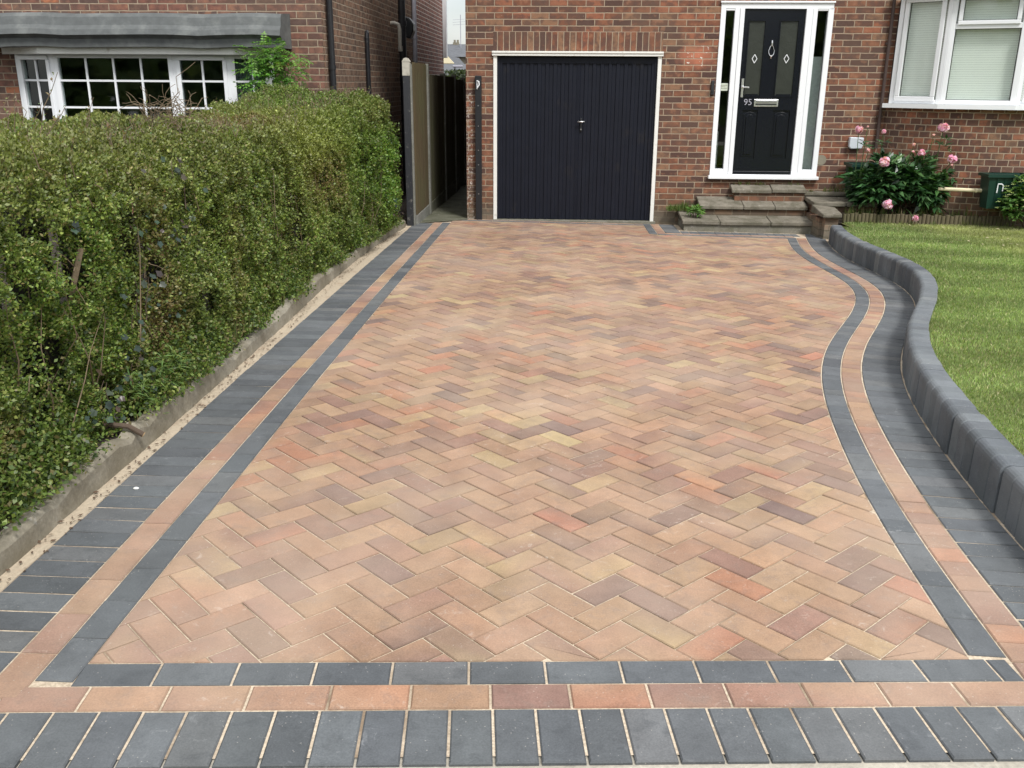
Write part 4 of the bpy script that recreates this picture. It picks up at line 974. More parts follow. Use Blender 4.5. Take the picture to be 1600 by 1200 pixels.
for i in range(len(WP) - 1):
    T, L = local(WP[i], WP[i + 1]); mb = MB()
    B_ = lambda x0, x1, y0, y1, z0, z1: mb.box(x0, x1, y0, y1, z0, z1, T)
    zs0, zs1 = SZ0 + .001, SZ1
    B_(0, .055, 0, .07, zs0, zs1); B_(L - .055, L, 0, .07, zs0, zs1); B_(.0552, L - .0552, 0, .07, zs0, zs0 + .05); B_(.0552, L - .0552, 0, .07, zs1 - .05, zs1)
    top_hung = (i % 2 == 1)
    if i == 1: zt = at(1535, 40, 11.5).z
    else: zt = 2.37
    holes = []
    if top_hung:
        B_(.0552, L - .0552, 0, .07, zt - .03, zt + .03)
        B_(.075, L - .075, -.018, -.0005, zt + .015, zt + .06); B_(.075, L - .075, -.018, -.0005, zs1 - .075, zs1 - .03); B_(.075, .12, -.018, -.0005, zt + .0605, zs1 - .0755); B_(L - .12, L - .075, -.018, -.0005, zt + .0605, zs1 - .0755)
        holes = [(.06, L - .06, zs0 + .05, zt - .03), (.12, L - .12, zt + .06, zs1 - .075)]
    else:
        B_(.07, L - .07, -.018, -.0005, zs0 + .03, zs0 + .085); B_(.07, L - .07, -.018, -.0005, zs1 - .08, zs1 - .03); B_(.07, .125, -.018, -.0005, zs0 + .0855, zs1 - .0805); B_(L - .125, L - .07, -.018, -.0005, zs0 + .0855, zs1 - .0805)
        holes = [(.125, L - .125, zs0 + .085, zs1 - .08)]
    mb.build('window_frame', M['upvc'], bay, bevel=.006)
    g = MB(); gk = MB()
    for (a, b2, c1, d1) in holes:
        g.box(a - .004, b2 + .004, .02, .024, c1 - .004, d1 + .004, T)
        for (p, q, r, s_) in ((a, a + .007, c1, d1), (b2 - .007, b2, c1, d1), (a, b2, c1, c1 + .006), (a, b2, d1 - .006, d1)): gk.box(p, q, .012, .0195, r, s_, T)
    g.build('glass_pane', M['glass'], bay, merge=False); gk.build('gasket', M['gasket'], bay, merge=False)
    if i < 4:
        mb = MB(); z = zs0 + .03
        while z < zs1 - .04: mb.box(.06, L - .06, .088, .0925, z, z + .0245, T @ Matrix.Translation((0, .0, 0))); z += .026
        mb.box(.06, L - .06, .085, .10, zs1 - .05, zs1 - .02, T)
        bl = mb.build('window_blind', M['blind'], None, merge=False); blinds.append(bl)
        tag(bl, ['pale slatted blind in the narrow left light of the bow window', 'pale slatted blind behind the second light with the small top-hung window', 'pale slatted blind behind the third light at the right edge', 'pale slatted blind in the farthest right light of the bow window'][i], 'window blind', 'blinds in the bow window')
mb = MB(); rr = outer(WP, .12)
mb.poly([(x, y, SZ1 + .002) for x, y in rr]); mb.poly([(x, y, SZ1 + .12) for x, y in rr]); 
for i in range(len(rr) - 1): mb.poly([(*rr[i], SZ1 + .002), (*rr[i + 1], SZ1 + .002), (*rr[i + 1], SZ1 + .12), (*rr[i], SZ1 + .12)])
mb.build('bay_roof', M['lead'], house)
# waste pipe along the bay base
a, b2 = at(1480, 293, 11.44), at(1530, 297, 11.36); mb = MB(); mb.tube([(a.x - .1, 11.45, b2.z), (a.x + .25, 11.33, b2.z), (b2.x + .9, 11.27, b2.z - .01)], .022, 9); mb.tube([(b2.x - .07, 11.30, b2.z), (b2.x - .05, 11.295, b2.z)], .026, 9); mb.build('waste_pipe', M['cream'], house, merge=False, smooth=True)

# ------------------------------------------------------------------ front steps
st = empty('front_steps', (2.4, 11.9, 0), 'three mossy stone slab steps on brick risers below the black front door', 'steps')
def slab(x0, x1, y0, y1, zf, zb, th=.045, joints=(), lip=.025, mat='slab', par=st, name='tread'):
    xs = [x0 - lip] + list(joints) + [x1 + lip * 0]; mb = MB()
    for a, b2 in zip(xs[:-1], xs[1:]):
        g = .003
        p = [(a + g, y0 - lip), (b2 - g, y0 - lip), (b2 - g, y1), (a + g, y1)]; zz = [zf, zf, zb, zb]; dz = random.uniform(-.004, .004)
        t = [(x, y, z + dz) for (x, y), z in zip(p, zz)]; b_ = [(x, y, z + dz - th) for (x, y), z in zip(p, zz)]
        mb.poly(t); mb.poly(b_[::-1])
        for i in range(4): j = (i + 1) % 4; mb.poly([b_[i], b_[j], t[j], t[i]])
    return mb.build(name, M[mat], par, bevel=.008)
def riser(x0, x1, y0, y1, z0, z1, mat='brick_step'):
    mb = MB(); mb.box(x0, x1, y0, y1, z0, z1, uvw=True); return mb.build('riser', M[mat], st, merge=False)
slab(1.56, 3.13, 11.58, 12.197, .112, .185, joints=(2.0, 2.62)); riser(1.56, 3.13, 11.58, 12.19, -.08, .066, 'concrete')
slab(1.80, 3.13, 11.87, 12.196, .265, .345, joints=(2.33, 2.72)); riser(1.82, 3.12, 11.875, 12.19, .09, .219, 'brick_step')
slab(2.22, 3.13, 12.04, 12.195, .458, .508, joints=(2.70,)); riser(2.24, 3.12, 12.045, 12.19, .25, .411, 'brick_step')
slab(3.15, 3.9, 11.62, 12.194, .36, .385, joints=(3.52,), name='landing', th=.05); riser(3.16, 3.9, 11.64, 12.19, .0, .309, 'brick_step')
slab(3.136, 4.0, 12.06, 12.194, .43, .44, joints=(), name='landing', th=.04)
pier = empty('brick_pier', (3.24, 11.3, 0), 'small brick pier with a rough stone cap at the end of the kerb', 'pier')
mb = MB(); mb.box(3.155, 3.31, 11.14, 11.26, -.08, .235, uvw=True); mb.box(3.12, 3.20, 11.262, 11.86, -.08, .20, uvw=True); mb.build('brickwork', brick_mat('brick_pier_mat', pal=[(0, (.36, .19, .12)), (.4, (.18, .11, .08)), (.7, (.40, .24, .16))], moss=.5), pier, merge=False)
mb = MB()
p = [(3.115, 11.09), (3.335, 11.09), (3.345, 11.45), (3.10, 11.60)]
t = [(x, y, .285 + .0 * y) for x, y in p]; t[0] = (*t[0][:2], .275); t[3] = (*t[3][:2], .335); t[2] = (*t[2][:2], .32); b_ = [(x, y, .236) for x, y in p]
mb.poly(t); mb.poly(b_[::-1]); [mb.poly([b_[i], b_[(i + 1) % 4], t[(i + 1) % 4], t[i]]) for i in range(4)]
mb.build('cap', M['slab'], pier, bevel=.012)

# ------------------------------------------------------------------ fence and gate posts
FX = -1.752
fence = empty('wooden_fence', (FX, 14, 0), 'tall weathered board fence with grey concrete posts down the side alley', 'fence')
ys = [11.42, 12.6, 14.42, 15.85, 17.3, 19.0, 20.8, 22.6]
tops = [1.95, 1.85, 1.84, 1.80, 1.76, 1.72, 1.7]
for i, (y0, y1) in enumerate(zip(ys[:-1], ys[1:])):
    mb = MB(); y = y0 + .055
    while y < y1 - .055:
        w = min(.10, y1 - .055 - y); o_ = random.uniform(0, .006); mb.box(FX - .03 + o_, FX - .005 + o_, y + .0015, y + w - .0015, .16, tops[i] + random.uniform(-.006, .006) - (.03 if i else 0)); y += .10
    mb.box(FX - .06, FX - .032, y0 + .05, y1 - .05, .5, .56); mb.box(FX - .06, FX - .032, y0 + .05, y1 - .05, 1.4, 1.46)
    mb.build('fence_panel', M['fence' if i == 0 else 'fence_dark'], fence, merge=False)
    mb = MB(); mb.box(FX - .035, FX + .005, y0 + .055, y1 - .055, -.05, .155); mb.build('gravel_board', M['post' if i == 0 else 'alley'], fence, bevel=.004)
    mb = MB(); mb.box(FX - .05, FX + .018, y1 - .05, y1 + .05, -.1, tops[i] + .005); mb.build('fence_post', M['post'], fence, bevel=.006)
gp = empty('gate_post', (-1.83, 11.38, 0), 'black painted timber gate post with a pale bare top at the hedge end', 'gate post', 'gate posts')
a, b2 = at(631, 118, 11.36), at(646, 350, 11.36)
mb = MB(); mb.box(-1.865, -1.785, 11.33, 11.41, -.05, 1.80); mb.build('post_body', plain('flaking_black', (.02, .022, .026), .6, dirt=(16, .6, (.2, .19, .17))), gp, bevel=.004)
mb = MB(); mb.box(-1.868, -1.782, 11.327, 11.413, 1.801, 1.955); mb.prism([(-1.872, 1.956), (-1.778, 1.956), (-1.80, 1.99), (-1.825, 2.0), (-1.85, 1.99)], 11.323, 11.417); mb.build('post_top', plain('bare_timber', (.42, .40, .34), .8, dirt=(10, .55, (.2, .19, .15))), gp, merge=False)
mb = MB(); mb.box(-1.783, -1.762, 11.34, 11.40, -.02, 1.93); mb.build('edge_strip', M['post'], gp, bevel=.003)
gp2 = empty('gate_post', (-1.03, D - .05, 0), 'black timber gate post with a white latch keep fixed to the brick wall', 'gate post', 'gate posts')
mb = MB(); mb.box(-1.085, -1.005, D - .075, D - .003, -.02, 1.81); mb.build('post_body', M['black_pipe'], gp2, bevel=.005)
mb = MB(); mb.tube([(-1.055, D - .085, 1.745), (-1.035, D - .092, 1.74), (-1.03, D - .095, 1.70), (-1.05, D - .095, 1.67), (-1.06, D - .09, 1.655)], .008, 6); mb.tube([(-1.058, D - .08, 1.755), (-1.058, D - .08, 1.645)], .006, 6); mb.build('latch_keep', M['upvc'], gp2, merge=False)
for z in (.35, .72, .9, 1.2, 1.45): mb = MB(); mb.tube([(-1.045, D - .0765, z), (-1.045, D - .0805, z)], .008, 7); mb.build('bolt', M['brushed'], gp2, merge=False)

# ------------------------------------------------------------------ neighbouring house
NY = 10.95; NX = at(506, 100, NY).x
nb = empty('brick_house', (-5, NY, 0), 'neighbouring brick house behind the hedge with a grey roofed bay window', 'house')
by = 10.78
bx0, bx1 = at(24, 100, by).x, at(400, 100, by).x
mb = MB()
wz0, wz1 = at(92, 190, by).z - .35, at(150, 84, by).z
opening_wall(mb, -8.5, NX, -.2, TOP, NY, [(bx0 - .1, bx1 + .1, wz0 - .1, wz1 + .02)])
mb.poly([(-8.5, 22.2, -.2), (-8.5, NY, -.2), (-8.5, NY, TOP), (-8.5, 22.2, TOP)], [(0, 0)] * 4)
mb.build('wall', M['brick_n'], nb, merge=False)
mb = MB(); mb.wall((NX, NY), (NX, 18.0), -.2, TOP, 3.1); mb.build('side_wall', M['brick_side'], nb, merge=False)
mb = MB(); mb.wall((NX, 18.0), (NX, 22.2), -.2, TOP, .4); mb.wall((NX, 22.2), (-8.5, 22.2), -.2, TOP, .4); mb.build('rear_wall', M['brick_rear'], nb, merge=False)
mb = MB(); mb.prism([(-8.9, TOP), (-2.3, TOP), (-5.6, TOP + 2.4)], NY - .4, 22.6); mb.build('roof', M['roof_tile'], nb)
mb = MB(); mb.box(-8.4, NX - .12, NY + 2.2, NY + 2.25, .2, 2.6); mb.box(-8.4, NX - .12, NY + .01, NY + 2.2, .15, .2); mb.box(-8.4, NX - .12, NY + .01, NY + 2.2, 2.6, 2.65); mb.box(-8.45, -8.4, NY + .01, NY + 2.2, .2, 2.6); mb.box(NX - .12, NX - .07, NY + .01, NY + 2.2, .2, 2.6)
mb.build('interior_wall', plain('dark_room', (.035, .055, .045), .9), nb, merge=False)
# bay window (front light, casement, angled sides)
X = lambda px: at(px, 86, by).x
XL, XR = at(22, 86, NY).x, at(428, 100, NY).x
segs = [((XL, NY), (X(82), by)), ((X(82), by), (X(268), by)), ((X(268), by), (X(359), by)), ((X(359), by), (XR, NY))]
mb = MB(); [mb.wall(a, b2, -.1, wz0, 0) for a, b2 in segs]; mb.build('bay_wall', M['brick_n'], nb, merge=False)
zr = [at(150, y_, by).z for y_ in (126, 168)]
cols_ = [(2, .085, .09), (4, .045, .055), (2, .075, .075), (2, .045, .05)]
nbay = None
for i, (a, b2) in enumerate(segs):
    T, L = local(a, b2); nc, fl, frr = cols_[i]; mb = MB()
    B_ = lambda x0, x1, y0, y1, z0, z1: mb.box(x0, x1, y0, y1, z0, z1, T)
    B_(0, fl, 0, .07, wz0, wz1); B_(L - frr, L, 0, .07, wz0, wz1); B_(fl + .0002, L - frr - .0002, 0, .07, wz0, wz0 + .06); B_(fl + .0002, L - frr - .0002, 0, .07, wz1 - .045, wz1)
    if i in (0, 2): B_(fl - .015, L - frr + .015, -.018, -.0005, wz1 - .065, wz1 - .02); B_(fl - .03, fl + .015, -.018, -.0005, wz0 + .05, wz1 - .0655); B_(L - frr - .015, L - frr + .03, -.018, -.0005, wz0 + .05, wz1 - .0655)
    o = mb.build('bay_window', M['upvc'], nb, bevel=.005) if nbay is None else mb.build('window_frame', M['upvc'], nbay, bevel=.005)
    if nbay is None: nbay = o
    mb = MB()
    for k in range(1, nc): x = fl + (L - fl - frr) * k / nc; B_(x - .011, x + .011, .012, .028, wz0 + .06, wz1 - .045)
    for z in zr + [zr[1] - (zr[0] - zr[1])]: B_(fl, L - frr, .0125, .0275, z - .011, z + .011)
    mb.build('glazing_bar', M['upvc'], nbay, merge=False)
    mb = MB(); B_(fl - .003, L - frr + .003, .0285, .0325, wz0 + .055, wz1 - .04); mb.build('glass_pane', M['glass_dark'], nbay)
mb = MB()   # curtain folds behind the right hand light
T, L = local(*segs[3]); 
for k in range(20):
    x = .02 + k * (L - .05) / 20; w = (L - .05) / 20
    mb.poly([T @ Vector(q) for q in ((x, .12 + .02 * (k % 2), wz0), (x + w, .12 + .02 * ((k + 1) % 2), wz0), (x + w, .12 + .02 * ((k + 1) % 2), wz1), (x, .12 + .02 * (k % 2), wz1))])
mb.build('curtain', M['curtain'], nbay, merge=False)
# fascia and felted flat roof with a rolled edge
fz0, fz1 = at(200, 83, by - .06).z, at(200, 73.5, by - .06).z
def ring_pts(d): return [(XL - .10 - d * .3, NY), (X(82) - .05 - d * .35, by - d), (X(359) + .04 + d * .35, by - d), (XR + .03 + d * .3, NY)]
def band(mb, d0, z0, d1, z1):
    A_, B2 = ring_pts(d0), ring_pts(d1)
    for k in range(3): mb.poly([(*A_[k], z0), (*A_[k + 1], z0), (*B2[k + 1], z1), (*B2[k], z1)])
mb = MB(); band(mb, .02, wz1 - .005, .13, wz1 - .005); band(mb, .13, wz1 - .005, .135, fz1 + .02); mb.build('fascia', M['white_paint'], nb)
rf = [at(200, y_, by - .12).z for y_ in (73.5, 58, 52, 40, 24, 21)]
def slabx(d): return [(X(8) - .35, by - d), (X(443) - .02, by - d)]
mb = MB(); prf = [(.10, rf[0] - .005), (.20, rf[0] - .002), (.21, rf[1] - .02), (.235, rf[1]), (.27, rf[1] + .02), (.255, rf[2] + .035), (.22, rf[3]), (.20, rf[4] - .02), (.16, rf[5]), (-.165, rf[5] + .02)]
xl, xr = at(-60, 60, by - .2).x, at(440, 50, by - .2).x
for (d0, z0), (d1, z1) in zip(prf[:-1], prf[1:]):
    N_ = 12
    for k in range(N_):
        xa, xb = xl + (xr - xl) * k / N_, xl + (xr - xl) * (k + 1) / N_
        w = lambda q: .006 * math.sin(q * 5.1) + .004 * math.sin(q * 13)
        mb.poly([(xa, by - d0, z0 + w(xa)), (xb, by - d0, z0 + w(xb)), (xb, by - d1, z1 + w(xb)), (xa, by - d1, z1 + w(xa))])
mb.poly([(xr, by - d, z) for d, z in prf] + [(xr, by + .165, rf[0] - .005)])
mb.poly([(xl, by - .1, rf[0] - .005), (xr, by - .1, rf[0] - .005), (xr, by + .165, rf[0] - .005), (xl, by + .165, rf[0] - .005)])
mb.build('bay_roof', M['lead'], nb, merge=True)
# pipes on the side wall
def wallx(px, py, d=.05): return atX(px, py, NX + d)
a, b2 = wallx(512, 0), wallx(523, 138); yp = (a.y + b2.y) / 2
mb = MB(); mb.tube([(NX + .05, yp, -.1), (NX + .05, yp, 3.4)], .036, 12)
for z in (.9, 1.86, 2.75): mb.tube([(NX + .05, yp, z), (NX + .05, yp, z + .05)], .043, 12)
mb.build('downpipe', M['black_pipe'], nb, merge=False, smooth=True)
a, b2 = wallx(574, 50), wallx(578, 135); yp = (a.y + b2.y) / 2
mb = MB(); mb.tube([(NX + .04, yp, -.1), (NX + .04, yp, a.z - .08), (NX + .04, yp + .01, a.z - .02), (NX + .03, yp + .05, a.z), (NX + .0, yp + .08, a.z - .02)], .03, 10); mb.build('vent_pipe', M['black_pipe'], nb, merge=False, smooth=True)
a = wallx(630, 60, .08); mb = MB(); mb.tube([(NX + .07, a.y, -.1), (NX + .07, a.y, 4.6)], .058, 12); [mb.tube([(NX + .07, a.y, z), (NX + .07, a.y, z + .08)], .07, 12) for z in (1.75, 2.6)]; mb.build('soil_pipe', M['black_pipe'], nb, merge=False, smooth=True)
a, b2 = wallx(637, 24, .12), wallx(645, 62, .12); mb = MB(); mb.prism([(NX + .03, b2.z + .02), (NX + .14, b2.z), (NX + .20, b2.z + .12), (NX + .20, a.z - .12), (NX + .12, a.z - .02), (NX + .03, a.z)], a.y + .05, a.y + .32); bx = mb.build('black_hopper', M['black_pipe'], nb, bevel=.02)
a, b2 = wallx(615, 36, .06), wallx(627, 82, .06); yy0 = wallx(620, 60).y - .25
mb = MB(); mb.tube([(NX - .02, yy0 + .02, a.z), (NX + .06, yy0, a.z + .005), (NX + .125, yy0, a.z - .02), (NX + .14, yy0, a.z - .09), (NX + .14, yy0, b2.z + .08)], .03, 10); mb.tube([(NX + .14, yy0, b2.z + .08), (NX + .145, yy0, b2.z)], .036, 10); mb.build('flue_pipe', M['flue'], nb, merge=False, smooth=True)
a = wallx(647, 50, .05); mb = MB(); mb.tube([(NX + .06, a.y, .2), (NX + .06, a.y, 4.6)], .04, 10); mb.tube([(NX + .06, a.y, 2.46), (NX + .06, a.y, 2.5)], .05, 10); mb.build('grey_downpipe', M['grey_pipe'], nb, merge=False, smooth=True)
a = wallx(687, 90, .05); mb = MB(); mb.box(NX + .004, NX + .09, 22.05, 22.25, a.z + .02, 4.9); mb.build('white_downpipe', M['upvc'], nb, bevel=.01)

# ------------------------------------------------------------------ houses beyond the alley
def far_house(label, px0, px1, Y, z_eave_px, z_ridge_px, roofm, wallm, chimney=None, gable=False, depth=6):
    a, b2 = at(px0, z_eave_px, Y), at(px1, z_eave_px, Y); ze = at((px0 + px1) / 2, z_eave_px, Y).z; zr_ = at((px0 + px1) / 2, z_ridge_px, Y + depth / 2).z
    t = empty('far_house', ((a.x + b2.x) / 2, Y, -1), label, 'house', 'houses beyond the alley')
    mb = MB(); mb.box(a.x, b2.x, Y, Y + depth, -1.5, ze); mb.build('wall', wallm, t)
    mb = MB()
    if gable:
        mb.prism([(a.x - .02, ze), (b2.x + .02, ze), ((a.x + b2.x) / 2, zr_)], Y - .05, Y + .1); mb.build('gable', M['cream'], t)
        mb = MB(); mb.prism([(a.x - .05, ze - .03), (b2.x + .05, ze - .03), ((a.x + b2.x) / 2, zr_ + .01)], Y + .11, Y + depth); mb.build('roof', roofm, t)
    else:
        mb.poly([(a.x - .3, Y - .3, ze), (b2.x + .3, Y - .3, ze), (b2.x + .3, Y + depth / 2, zr_), (a.x - .3, Y + depth / 2, zr_)]); mb.poly([(a.x - .3, Y + depth + .3, ze), (b2.x + .3, Y + depth + .3, ze), (b2.x + .3, Y + depth / 2, zr_), (a.x - .3, Y + depth / 2, zr_)])
        for q in (a.x - .3, b2.x + .3): mb.poly([(q, Y - .3, ze), (q, Y + depth + .3, ze), (q, Y + depth / 2, zr_)])
        mb.build('roof', roofm, t, merge=False)
    return t, a, b2, ze, zr_
t, a, b2, ze, zr_ = far_house('distant grey slate roofed house with a chimney and aerial', 640, 800, 60, 89, 69, M['slate'], M['stonewall'])
mb = MB(); c = at(713, 69, 63); mb.box(c.x - .2, c.x + .18, 62.8, 63.2, c.z - 1, c.z + .1); [mb.tube([(c.x - .1 + q, 63, c.z + .1), (c.x - .1 + q, 63, c.z + .26)], .07, 8) for q in (0, .2)]; mb.build('chimney', M['stonewall'], t, merge=False)
mb = MB(); c = at(720, 68, 62); mb.tube([(c.x, 62, c.z - .5), (c.x, 62, c.z + 1.7)], .025, 5); [mb.tube([(c.x - .5, 62, c.z + 1.4 - .1 * k), (c.x + .3, 62, c.z + 1.45 - .1 * k)], .012, 4) for k in (0, 1.5, 3)]; mb.build('aerial', M['grey_pipe'], t, merge=False)
far_house('small cream gabled house below the distant slate roof', 687, 709, 42, 99, 88.5, M['slate'], M['cream'], gable=True, depth=5)
far_house('low dark roofed building just beyond the alley fence', 680, 740, 34, 128, 100, M['slate'], M['stonewall'], depth=9)
lamp = empty('street_lamp', (at(711, 125, 30).x, 30, 0), 'thin grey street lamp standing beyond the alley fence', 'street lamp')
c = at(710.5, 105, 30); mb = MB(); mb.tube([(c.x, 30, -.5), (c.x, 30, c.z)], .035, 8, .025); mb.build('pole', M['grey_pipe'], lamp)
mb = MB(); mb.box(c.x - .06, c.x + .25, 29.93, 30.07, c.z - .01, c.z + .06); mb.build('lamp_head', M['grey_pipe'], lamp, bevel=.02)
n = 2600; c = at(718, 128, 27); P_ = np.array(c) + RNG.normal(size=(n, 3)) * np.array([.22, .4, .22]); P_[:, 2] = np.minimum(P_[:, 2], c.z + .28)
bush = empty('garden_bush', (c.x, 27, -.3), 'small dark bush peeping over the end of the alley fence', 'bush')
leaves('foliage', P_, unit(n), unit(n), .07, .045, palette(n, [(.04, .06, .025), (.08, .1, .04), (.025, .04, .02)], [3, 2, 2]), M['leaf'], bush)
mb = MB(); mb.tube([(c.x, 27, -.4), (c.x + .03, 27.02, c.z)], .04, 6, .01); mb.build('stem', M['bark'], bush)
# ------------------------------------------------------------------ vine by the neighbour's window
M['stem_g'] = plain('leaf_stalk', (.09, .16, .04), .6)
vine = empty('climbing_plant', (at(430, 150, 10.3).x, 10.4, .2), 'bright green leafy climber beside the neighbour bay window', 'climbing plant')
mbs = MB(); P1, D1, N1, L1, C_1 = [], [], [], [], []
def frond(p, d, n, L, col, w=.5):
    'pinnate leaf: stalk with paired leaflets'
    p, d = Vector(p), Vector(d).normalized(); s = d.cross(Vector((0, 0, 1))).normalized(); up = s.cross(d); q = p; path = [p]
    for i in range(n):
        q = q + d * (L / n); d = (d + Vector((0, 0, -.09))).normalized(); path.append(q)
        for sg in (-1, 1):
            P1.append(tuple(q)); dd = s * sg + d * .55 + Vector((0, 0, -.25)); D1.append(tuple(dd)); N1.append(tuple(up + Vector((random.gauss(0, .25), random.gauss(0, .25), 0)))); L1.append(L * w * random.uniform(.4, .62)); C_1.append(jit(col, .25))
    P1.append(tuple(q)); D1.append(tuple(d)); N1.append(tuple(up)); L1.append(L * w * .6); C_1.append(jit(col, .2)); mbs.tube(path, .002, 4, .001)
cc = at(428, 100, 10.3)
for i in range(300):
    px, py = random.gauss(425, 25), random.gauss(102, 22)
    if not (385 < px < 475 and 64 < py < 152): continue
    if py < 78 and px > 450: continue
    p = at(px, py, 10.35 + random.uniform(-.12, .15)); frond(p, (random.uniform(-1, 1), random.uniform(-1, .2), random.uniform(-.5, .5)), 5, random.uniform(.10, .19), random.choice([(.10, .24, .035), (.14, .30, .05), (.07, .16, .03), (.20, .34, .08)]))
for px, py in ((458, 88), (464, 92), (470, 90), (476, 94), (400, 80), (392, 102), (388, 108), (418, 148), (432, 146), (440, 150), (410, 150)): frond(at(px, py, 10.3), (random.uniform(-1, 1), -.4, -.1), 6, .15, (.14, .28, .05))
for k in range(8):
    a = at(418 + k * 3, 172, 10.5); p = [a]; tgt = at(random.uniform(400, 455), random.uniform(75, 110), 10.4)
    for t_ in (.3, .6, .85, 1): p.append(a.lerp(tgt, t_) + Vector((random.uniform(-.04, .04), random.uniform(-.03, .03), 0)))
    sm_ = MB(); sm_.tube(p, .007, 6, .003); sm_.build('stem', M['bark'], vine, merge=False)
leaves('leaves', np.array(P1), np.array(D1), np.array(N1), np.array(L1), np.array(L1) * .5, np.array(C_1), M['leaf'], vine); mbs.build('leaf_stalks', M['stem_g'], vine, merge=False)
a, b2 = at(419, 120, 10.2), at(421, 142, 10.2)
tg = MB(); tg.poly([at(415, 122, 10.2), at(423, 118, 10.2), at(427, 142, 10.2), at(418, 143, 10.2)]); tg.poly([at(415, 122, 10.22), at(418, 143, 10.22), at(427, 142, 10.22), at(423, 118, 10.22)])
tag(tg.build('plant_label_card', plain('grey_card', (.42, .43, .42), .6), merge=False), 'plain grey tag hanging among the stems of the green climber', 'plant tag')

# ------------------------------------------------------------------ log roll, peony, shrub, boxes
log = MB(); x = 3.42; i = 0
while x < 8.5:
    w = random.uniform(.038, .05); yb_ = 11.345 + .07 * (x - 3.4) * .35; zb = gz(x, yb_) + LZ - .05; zt_ = gz(x, yb_) + LZ + .118 + random.uniform(-.012, .01)
    c = []; nseg = 7
    for k in range(nseg): t_ = math.pi * k / (nseg - 1); c.append((x + w / 2 - w / 2 * math.cos(t_), yb_ - w * .45 * math.sin(t_)))
    c = c + [(c[-1][0], yb_ + .01), (c[0][0], yb_ + .01)]
    log.poly([(p[0], p[1], zt_) for p in c]); [log.poly([(*c[k], zb), (*c[(k + 1) % len(c)], zb), (*c[(k + 1) % len(c)], zt_), (*c[k], zt_)]) for k in range(len(c))]
    x += w + .002
tag(log.build('log_edging', M['log'], merge=False), 'low border edging of weathered half round logs between lawn and flowerbed', 'edging')

def foliage_bush(c, rad, n, leafL, cols, wts, name, label, cat, wr=.3, mat='gloss_leaf', droop=.35, bottom=None):
    e = empty(name, (c[0], c[1], bottom if bottom is not None else c[2] - rad[2]), label, cat)
    P_, D_, N_, L_, C_ = [], [], [], [], []
    stems = []; base = Vector((c[0], c[1], (bottom if bottom is not None else c[2] - rad[2])))
    for i in range(n):
        v = Vector((random.gauss(0, 1), random.gauss(0, 1), random.gauss(0, 1))).normalized(); r = random.uniform(.55, 1.0) * (1 + .12 * math.sin(v.x * 7 + v.z * 5))
        if v.z < -.55: v.z *= -.6
        p = Vector((c[0] + v.x * rad[0] * r, c[1] + v.y * rad[1] * r, c[2] + v.z * rad[2] * r))
        if p.z < base.z + .04: continue
        if i % 12 == 0: m_ = base.lerp(p, .5) + Vector((0, 0, .06)); stems.append([base + Vector((v.x * .05, v.y * .05, 0)), m_, p])
        k = random.randint(5, 8)
        for j in range(k):
            a = random.uniform(0, 6.28); d = Vector((math.cos(a), math.sin(a), random.uniform(-.3, .5))) + v * .8; d.z -= droop * random.random()
            P_.append(tuple(p + Vector((random.gauss(0, .012), random.gauss(0, .012), random.gauss(0, .012))))); D_.append(tuple(d)); N_.append((random.gauss(0, .45), random.gauss(0, .45) - .2, 1)); L_.append(leafL * random.uniform(.6, 1.2)); C_.append(jit(random.choices(cols, wts)[0], .25))
    leaves('leaves', np.array(P_), np.array(D_), np.array(N_), np.array(L_), np.array(L_) * wr, np.array(C_), M[mat], e, curl=.12)
    for p in stems: sm_ = MB(); sm_.tube(p, .005, 5, .0025); sm_.build('stem', M['bark'], e, merge=False)
    return e, base
pc = (4.13, 11.66, .54)
peony, pbase = foliage_bush(pc, (.62, .32, .38), 400, .145, [(.032, .085, .028), (.05, .12, .04), (.02, .05, .02), (.09, .18, .065)], [36, 32, 18, 14], 'peony_bush', 'dark green peony bush with large pink blooms in the flowerbed', 'bush', wr=.33, bottom=.16)
def bloom(px, py, size, Y, kind, par, base):
    c = at(px, py, Y); e = MB(); r = size * .92
    mbm = []
    n = 46 if kind == 'bloom' else 14
    P_, D_, N_, L_, C_ = [], [], [], [], []
    for i in range(n * 3):
        v = Vector((random.gauss(0, 1), random.gauss(0, 1), random.gauss(0, 1))).normalized()
        if v.z < -.7: continue
        rr = r * random.uniform(.25, .85); p = c + v * rr * .75; t_ = v.cross(Vector((random.gauss(0, 1), random.gauss(0, 1), random.gauss(0, 1)))).normalized()
        P_.append(tuple(p - t_ * r * .3)); D_.append(tuple(t_ + v * .35)); N_.append(tuple(v)); L_.append(r * random.uniform(.7, 1.0)); C_.append(jit(random.choice([(.80, .42, .62), (.88, .55, .72), (.72, .30, .50), (.90, .68, .80)]) if kind != 'bud' else (.85, .55, .55), .08))
    f = leaves('flower' if kind != 'bud' else 'bud', np.array(P_), np.array(D_), np.array(N_), np.array(L_), np.array(L_) * .95, np.clip(np.array(C_), 0, .95), M['petal'], par, fold=.35, curl=-.15)
    core = blob('flower_core', (0, 0, 0), r * .72, plain_petal); core.data.transform(Matrix.Translation(c)); core.parent = f
    st_ = MB(); tgt = Vector((c.x + random.uniform(-.05, .05), base.y, max(base.z + .15, min(c.z - .25, .55)))); m_ = c.lerp(tgt, .5) + Vector((0, 0, .02)); st_.tube([c - Vector((0, 0, r * .5)), m_, tgt], .004, 5, .005); st_.build('flower_stem', M['stem'], par, merge=False)
plain_petal = plain('petal_core', (.72, .32, .48), .6); M['stem'] = plain('green_stem', (.07, .13, .04), .6)
